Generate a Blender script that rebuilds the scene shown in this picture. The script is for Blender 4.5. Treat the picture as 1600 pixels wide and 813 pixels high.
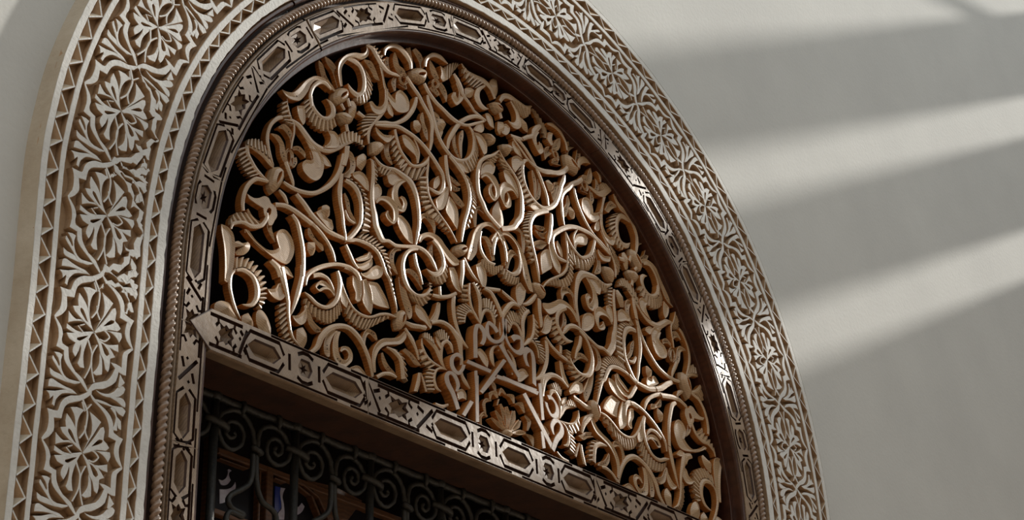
import bpy, math, random, json
from mathutils import Vector, Matrix
from mathutils.geometry import tessellate_polygon, delaunay_2d_cdt
PI=math.pi
scene=bpy.context.scene; COL=scene.collection
for o in list(bpy.data.objects): bpy.data.objects.remove(o)
random.seed(7)

# ------------------------------------------------------------------ camera
H0=3.36                                   # height of the arch's springing line above the courtyard floor
RX=Matrix.Rotation(PI/2,4,'X')            # wall coordinates (x right, y up, z out of the wall) -> world
ORG=Matrix.Translation((0,0,H0))@RX
cd=bpy.data.cameras.new('camera'); cam=bpy.data.objects.new('camera',cd); COL.objects.link(cam)
cd.sensor_width=36.0; cd.sensor_fit='HORIZONTAL'; cd.lens=3284.593/1600*36; cd.clip_start=.05; cd.clip_end=200
R=((0.6425743543344335,-0.33590368865432374,-0.6886704122999449),(-0.018381211005843317,0.8917690675873329,-0.4521173090873402),(0.7660028432786105,0.30317757509888166,0.566853598424008))
CP=(-3.2469175,-1.75984873,2.67809817)
m=Matrix(((R[0][0],R[0][1],R[0][2],CP[0]),(R[1][0],R[1][1],R[1][2],CP[1]),(R[2][0],R[2][1],R[2][2],CP[2]),(0,0,0,1)))
cam.matrix_world=ORG@m; scene.camera=cam

# ------------------------------------------------------------------ sky, sun, exposure
w=bpy.data.worlds.new('sky'); scene.world=w; w.use_nodes=True; nt=w.node_tree; nt.nodes.clear()
out=nt.nodes.new('ShaderNodeOutputWorld'); bg=nt.nodes.new('ShaderNodeBackground'); tc=nt.nodes.new('ShaderNodeTexCoord')
sp=nt.nodes.new('ShaderNodeSeparateXYZ'); cr_=nt.nodes.new('ShaderNodeValToRGB'); mr=nt.nodes.new('ShaderNodeMapRange')
mr.inputs[1].default_value=-1; mr.inputs[2].default_value=1
cr_.color_ramp.elements[0].position=.47; cr_.color_ramp.elements[0].color=(.42,.40,.37,1)
cr_.color_ramp.elements[1].position=.62; cr_.color_ramp.elements[1].color=(.90,.97,1.0,1)
nt.links.new(tc.outputs['Generated'],sp.inputs[0]); nt.links.new(sp.outputs['Z'],mr.inputs[0]); nt.links.new(mr.outputs[0],cr_.inputs[0])
nt.links.new(cr_.outputs[0],bg.inputs[0]); bg.inputs[1].default_value=1.08
nt.links.new(bg.outputs[0],out.inputs[0])
sd=bpy.data.lights.new('sun','SUN'); sun=bpy.data.objects.new('sun',sd); COL.objects.link(sun)
sd.energy=4.3; sd.angle=math.radians(1.7); sd.color=(1.0,.955,.88)
sdir=Vector((-.14,.04,-.076)).normalized()            # world direction of travel: steeply raking along the wall
sun.rotation_euler=sdir.to_track_quat('-Z','Y').to_euler(); sun.location=(6,-4,8)
scene.view_settings.view_transform='Standard'; scene.view_settings.look='None'; scene.view_settings.gamma=1.0
scene.view_settings.use_curve_mapping=False; scene.view_settings.exposure=0.0

# ------------------------------------------------------------------ materials
def mat(name,col,rough=.8,var=.0,scale=20,bump=.0,bscale=60,col2=None,metal=0,spec=.5,wave=None,coat=0):
    m=bpy.data.materials.new(name); m.use_nodes=True; n=m.node_tree.nodes; l=m.node_tree.links; b=n['Principled BSDF']
    b.inputs['Base Color'].default_value=(*col,1); b.inputs['Roughness'].default_value=rough; b.inputs['Metallic'].default_value=metal
    b.inputs['Specular IOR Level'].default_value=spec
    if coat: b.inputs['Coat Weight'].default_value=coat; b.inputs['Coat Roughness'].default_value=.18
    tc=n.new('ShaderNodeTexCoord'); src=tc.outputs['Object']
    if col2:
        ns=n.new('ShaderNodeTexNoise'); ns.inputs['Scale'].default_value=scale; ns.inputs['Detail'].default_value=6; ns.inputs['Roughness'].default_value=.65
        l.new(src,ns.inputs['Vector']); rp=n.new('ShaderNodeValToRGB'); rp.color_ramp.elements[0].position=.35; rp.color_ramp.elements[1].position=.7
        rp.color_ramp.elements[0].color=(*col,1); rp.color_ramp.elements[1].color=(*col2,1); l.new(ns.outputs[0],rp.inputs[0]); cur=rp.outputs[0]
        if wave:
            mp=n.new('ShaderNodeMapping'); mp.inputs['Rotation'].default_value=(0,0,wave[1]); l.new(src,mp.inputs[0])
            wv=n.new('ShaderNodeTexWave'); wv.inputs['Scale'].default_value=wave[0]; wv.inputs['Distortion'].default_value=5; wv.inputs['Detail'].default_value=3; wv.inputs['Detail Scale'].default_value=1.2
            l.new(mp.outputs[0],wv.inputs['Vector']); mx=n.new('ShaderNodeMix'); mx.data_type='RGBA'; mx.blend_type='MULTIPLY'; mx.inputs[0].default_value=wave[2]
            l.new(cur,mx.inputs[6]); l.new(wv.outputs[0],mx.inputs[7]); cur=mx.outputs[2]
        l.new(cur,b.inputs['Base Color'])
    if bump:
        nb=n.new('ShaderNodeTexNoise'); nb.inputs['Scale'].default_value=bscale; nb.inputs['Detail'].default_value=5; l.new(src,nb.inputs['Vector'])
        bp=n.new('ShaderNodeBump'); bp.inputs['Strength'].default_value=1; bp.inputs['Distance'].default_value=bump; l.new(nb.outputs[0],bp.inputs['Height']); l.new(bp.outputs[0],b.inputs['Normal'])
    return m
M={}
M['wall']=mat('lime_wall_plaster',(.53,.53,.505),.9,col2=(.585,.585,.555),scale=2.2,bump=.0006,bscale=95)
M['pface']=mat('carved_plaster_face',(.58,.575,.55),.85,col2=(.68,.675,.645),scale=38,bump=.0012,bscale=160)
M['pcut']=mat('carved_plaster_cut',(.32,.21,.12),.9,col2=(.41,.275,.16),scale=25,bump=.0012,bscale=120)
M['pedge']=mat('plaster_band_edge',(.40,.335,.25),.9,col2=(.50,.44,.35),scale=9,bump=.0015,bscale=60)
M['wface']=mat('weathered_cedar_face',(.36,.255,.165),.42,col2=(.17,.108,.063),scale=11,bump=.0009,bscale=70,wave=(95,.35,.3),spec=.5,coat=.1)
M['wcut']=mat('near_black_cedar',(.028,.010,.005),.6,col2=(.060,.022,.009),scale=20,bump=.0005,bscale=90)  # near-black colour shared by recesses, joints and the beam body
M['gem']=mat('varnished_facet',(.25,.16,.09),.42,col2=(.14,.08,.04),scale=18,bump=.0005,bscale=70,wave=(95,.35,.3),spec=.35,coat=.05)
M['ltop']=mat('carved_cedar_face',(.53,.350,.195),.40,col2=(.41,.262,.140),scale=22,bump=.0005,bscale=90,wave=(75,-1.15,.32),spec=.55,coat=.22)
M['lside']=mat('orange_cedar_side',(.56,.21,.045),.42,col2=(.34,.115,.026),scale=30,bump=.0004,bscale=90,wave=(75,-1.15,.35),spec=.5,coat=.15)  # more saturated orange than the carved faces
M['strap']=mat('pale_cedar_strap',(.43,.325,.25),.5,col2=(.35,.26,.20),scale=22,bump=.0005,bscale=90,wave=(85,-1.35,.25),spec=.4)
M['mould']=mat('dark_cedar_moulding',(.070,.022,.010),.38,col2=(.036,.011,.005),scale=16,bump=.0006,bscale=80,wave=(28,.2,.25),coat=.3)
M['rope']=mat('worn_rope_moulding',(.30,.20,.135),.36,col2=(.14,.085,.05),scale=60,bump=.0004,bscale=90,coat=.3)
M['iron']=mat('wrought_iron',(.034,.031,.024),.5,col2=(.018,.018,.018),scale=70,bump=.0016,bscale=140,metal=.35,spec=.5)
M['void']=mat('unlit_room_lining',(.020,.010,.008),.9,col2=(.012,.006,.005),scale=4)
M['shut']=mat('shutter_cedar',(.15,.062,.022),.5,col2=(.10,.04,.014),scale=10,bump=.0006,bscale=60,wave=(30,1.57,.35),coat=.2)
M['glass']=mat('dark_pane_glass',(.006,.005,.008),.35,spec=.15)
M['pale']=mat('pale_sky_reflection',(.50,.53,.66),.12,col2=(.30,.26,.36),scale=30,spec=.7)  # sky reflected in the panes, put into a pale colour
M['blue']=mat('blue_sky_reflection',(.01,.03,.25),.12,spec=.7)  # blue fringe of the reflected sky, put into a flat colour
M['stone']=mat('courtyard_paving',(.42,.33,.25),.8,col2=(.34,.26,.20),scale=3,bump=.002,bscale=12)
M['far']=mat('far_courtyard_wall',(.42,.34,.26),.9,col2=(.36,.29,.22),scale=2)
M['beam']=mat('pergola_timber',(.22,.13,.07),.7,col2=(.16,.09,.05),scale=8)

# ------------------------------------------------------------------ helpers
def mesh(name,v,f,mats,mi=None,parent=None,smooth=False,loc=None):
    me=bpy.data.meshes.new(name); me.from_pydata([tuple(p) for p in v],[],f)
    for mm in (mats if isinstance(mats,(list,tuple)) else [mats]): me.materials.append(mm)
    if mi: me.polygons.foreach_set('material_index',mi)
    if smooth: me.polygons.foreach_set('use_smooth',[True]*len(me.polygons))
    me.update(); o=bpy.data.objects.new(name,me); COL.objects.link(o)
    if parent is not None: o.parent=parent
    else: o.matrix_world=ORG
    return o
def tag(o,label=None,cat=None,group=None,kind=None):
    if label: o['label']=label
    if cat: o['category']=cat
    if group: o['group']=group
    if kind: o['kind']=kind
    return o
def thing(name,label,cat,x=0,y=0,z=0,group=None,kind=None):
    o=bpy.data.objects.new(name,None); COL.objects.link(o); o.empty_display_size=.1
    o.matrix_world=ORG@Matrix.Translation((x,y,z)); return tag(o,label,cat,group,kind)
class MB:
    def __init__(s): s.v=[];s.f=[];s.m=[]
    def add(s,v,f,m=0):
        n=len(s.v); s.v+=[tuple(p) for p in v]; s.f+=[tuple(n+i for i in q) for q in f]; s.m+=[m]*len(f) if isinstance(m,int) else m
    def box(s,x0,x1,y0,y1,z0,z1,m=0):
        s.add([(x0,y0,z0),(x1,y0,z0),(x1,y1,z0),(x0,y1,z0),(x0,y0,z1),(x1,y0,z1),(x1,y1,z1),(x0,y1,z1)],[(3,2,1,0),(4,5,6,7),(0,1,5,4),(1,2,6,5),(2,3,7,6),(3,0,4,7)],m)
    def tube(s,pts,r,n=8,m=0,rs=None,wob=0):
        P=[Vector(p) for p in pts]; N=len(P); rings=[]
        up=Vector((0,0,1))
        for i in range(N):
            t=(P[min(i+1,N-1)]-P[max(i-1,0)]).normalized(); a=t.cross(up)
            if a.length<1e-3: a=t.cross(Vector((1,0,0)))
            a.normalize(); b=a.cross(t); rr=(rs[i] if rs else r)*(1+wob*random.uniform(-1,1))
            rings.append([P[i]+(a*math.cos(k*2*PI/n)+b*math.sin(k*2*PI/n))*rr for k in range(n)])
        v=[q for g in rings for q in g]; f=[]
        for i in range(N-1):
            for k in range(n): f.append((i*n+k,i*n+(k+1)%n,(i+1)*n+(k+1)%n,(i+1)*n+k))
        f.append(tuple(range(n))[::-1]); f.append(tuple((N-1)*n+k for k in range(n))); s.add(v,f,m)
    def build(s,name,mats,parent=None,smooth=False): return mesh(name,s.v,s.f,mats,s.m,parent,smooth)
def area(P): return .5*sum(P[i][0]*P[(i+1)%len(P)][1]-P[(i+1)%len(P)][0]*P[i][1] for i in range(len(P)))
def cr(P,n=3,closed=True,corner=65):
    N=len(P); T=[]
    for i in range(N):
        a=P[(i-1)%N] if closed else P[max(i-1,0)]; b=P[i]; c=P[(i+1)%N] if closed else P[min(i+1,N-1)]
        tx=(c[0]-a[0])*.5; ty=(c[1]-a[1])*.5
        if closed or 0<i<N-1:
            d1=(b[0]-a[0],b[1]-a[1]); d2=(c[0]-b[0],c[1]-b[1]); l1=math.hypot(*d1)+1e-9; l2=math.hypot(*d2)+1e-9
            co=(d1[0]*d2[0]+d1[1]*d2[1])/l1/l2
            k=1 if co>math.cos(math.radians(corner)) else .0
            q=2*min(l1,l2)/(l1+l2); tx*=k*min(1,q+.1); ty*=k*min(1,q+.1)
        T.append((tx,ty))
    O=[]
    for i in range(N if closed else N-1):
        b=P[i]; c=P[(i+1)%N]; tb=T[i]; tcc=T[(i+1)%N]
        for j in range(n):
            t=j/n; h1=2*t**3-3*t*t+1; h2=t**3-2*t*t+t; h3=-2*t**3+3*t*t; h4=t**3-t*t
            O.append(tuple(h1*b[k]+h2*tb[k]+h3*c[k]+h4*tcc[k] for k in (0,1)))
    if not closed: O.append(tuple(P[-1][:2]))
    return O
def offs(P,d):
    N=len(P); s=1 if area(P)>0 else -1; O=[]
    for i in range(N):
        a=P[i-1]; b=P[i]; c=P[(i+1)%N]
        n1=(b[1]-a[1],a[0]-b[0]); n2=(c[1]-b[1],b[0]-c[0]); l1=math.hypot(*n1)+1e-9; l2=math.hypot(*n2)+1e-9
        nx=n1[0]/l1+n2[0]/l2; ny=n1[1]/l1+n2[1]/l2; l=math.hypot(nx,ny)
        if l<.3: nx,ny,l=nx,ny,max(l,.3)
        O.append((b[0]+s*d*nx/l,b[1]+s*d*ny/l))
    return O
def slab(mb,P,zt,zb,flare=0,holes=(),bev=0,dish=0,mt=0,ms=1,zf=None):
    """raised piece: flat (or dished) top, bevelled rim, walls down to zb"""
    P=[tuple(q) for q in P]
    if area(P)<0: P=P[::-1]
    holes=[[tuple(q) for q in h] for h in holes]
    top=offs(P,-bev) if bev else P
    if dish: top2=offs(top,-dish[0])
    loops=[top]+holes
    flat=[q for L in loops for q in L]
    tris=tessellate_polygon([[Vector((a,b,0)) for a,b in L] for L in loops])
    if dish:
        n=len(top); zr=zt; v=[(a,b,zt) for a,b in top]+[(a,b,zt-dish[1]) for a,b in top2]
        tr=[tuple(i+n for i in t) for t in tessellate_polygon([[Vector((a,b,0)) for a,b in top2]])]
        f=[(i,(i+1)%n,n+(i+1)%n,n+i) for i in range(n)]
        fx=[]
        for t in tr:
            a,b,c=[v[i] for i in t]
            fx.append(t if (b[0]-a[0])*(c[1]-a[1])-(b[1]-a[1])*(c[0]-a[0])>0 else t[::-1])
        mb.add(v,f+fx,mt)
    else:
        v=[(a,b,zt) for a,b in flat]; fx=[]
        for t in tris:
            a,b,c=[v[i] for i in t]
            fx.append(tuple(t) if (b[0]-a[0])*(c[1]-a[1])-(b[1]-a[1])*(c[0]-a[0])>0 else tuple(t)[::-1])
        mb.add(v,fx,mt)
    n=len(P)
    if bev:
        mb.add([(a,b,zt) for a,b in top]+[(a,b,zt-bev) for a,b in P],[(n+i,n+(i+1)%n,(i+1)%n,i) for i in range(n)],mt)
    bot=offs(P,flare) if flare else P
    mb.add([(a,b,zt-bev) for a,b in P]+[(a,b,zb) for a,b in bot],[(n+i,n+(i+1)%n,(i+1)%n,i) for i in range(n)],ms)
    for h in holes:
        hb=offs(h,-flare*.6) if flare else h; k=len(h)
        q=[(i,(i+1)%k,k+(i+1)%k,k+i) for i in range(k)]
        if area(h)<0: q=[t[::-1] for t in q]
        mb.add([(a,b,zt) for a,b in h]+[(a,b,zb) for a,b in hb],q,ms)
    return mb

# ------------------------------------------------------------------ arch coordinates: s along the arch, r across it
RM=1.1582; LEN=PI*RM
KN0,KD=-.6,.15
D1=[.0016,-.0002,-.0028,-.0054,-.0036,.0017,.006,.0065,.0046,.0008,0,0,0,0,0,-.0002,-.0056,-.0115,-.0103,-.0073,-.0029,.0021,.0076,.0104,.0078,.0044,.0037,.0015,.0004,.0003]
D2=[.0076,.0059,.0027,-.0018,-.0049,-.0044,-.0021,.0027,.0055,.0052,.0041,.0027,.0016,.0002,-.0005,-.0013,-.0024,-.005,-.0084,-.0087,-.0054,.0011,.0003,-.0081,-.0117,-.0087,-.0051,-.002,-.0005,-.0002]
D3=[.006,.0062,.0055,.0027,-.0007,-.0009,.0007,.0004,.001,.001,.001,.001,.002,.004,.006,.009,.0085,.006,.004,.005,.0075,.0065,.001,-.0055,-.0092,-.009,-.006,.001,.006,.008]
def kn(D,s):
    t=(s-KN0)/KD; t=max(0,min(len(D)-1.001,t)); i=int(t); f=t-i; f=f*f*(3-2*f); return D[i]*(1-f)+D[i+1]*f
def F(s,r):
    d1,d2,d3=kn(D1,s),kn(D2,s),kn(D3,s)
    if r>=1: r=r+d2+(d1-d2)*(r-1)/.295
    else: r=r+d3+(d2-d3)*max(0,(r-.877))/.123
    if s<0: return (-r,s)
    if s>LEN: return (r,LEN-s)
    a=s/RM; return (-r*math.cos(a),r*math.sin(a))
def sweep(mb,prof,s0,s1,ds=.02,m=0,Fn=F,cap=True):
    n=max(2,int((s1-s0)/ds)+1); v=[]; k=len(prof)
    for i in range(n):
        s=s0+(s1-s0)*i/(n-1)
        for r,z in prof: v.append((*Fn(s,r),z))
    f=[(i*k+j,(i+1)*k+j,(i+1)*k+j+1,i*k+j+1) for i in range(n-1) for j in range(k-1)]
    mb.add(v,f,m)
    if cap: mb.add([v[j] for j in range(k)],[tuple(range(k))],m); mb.add([v[(n-1)*k+j] for j in range(k)],[tuple(range(k))[::-1]],m)
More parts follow.
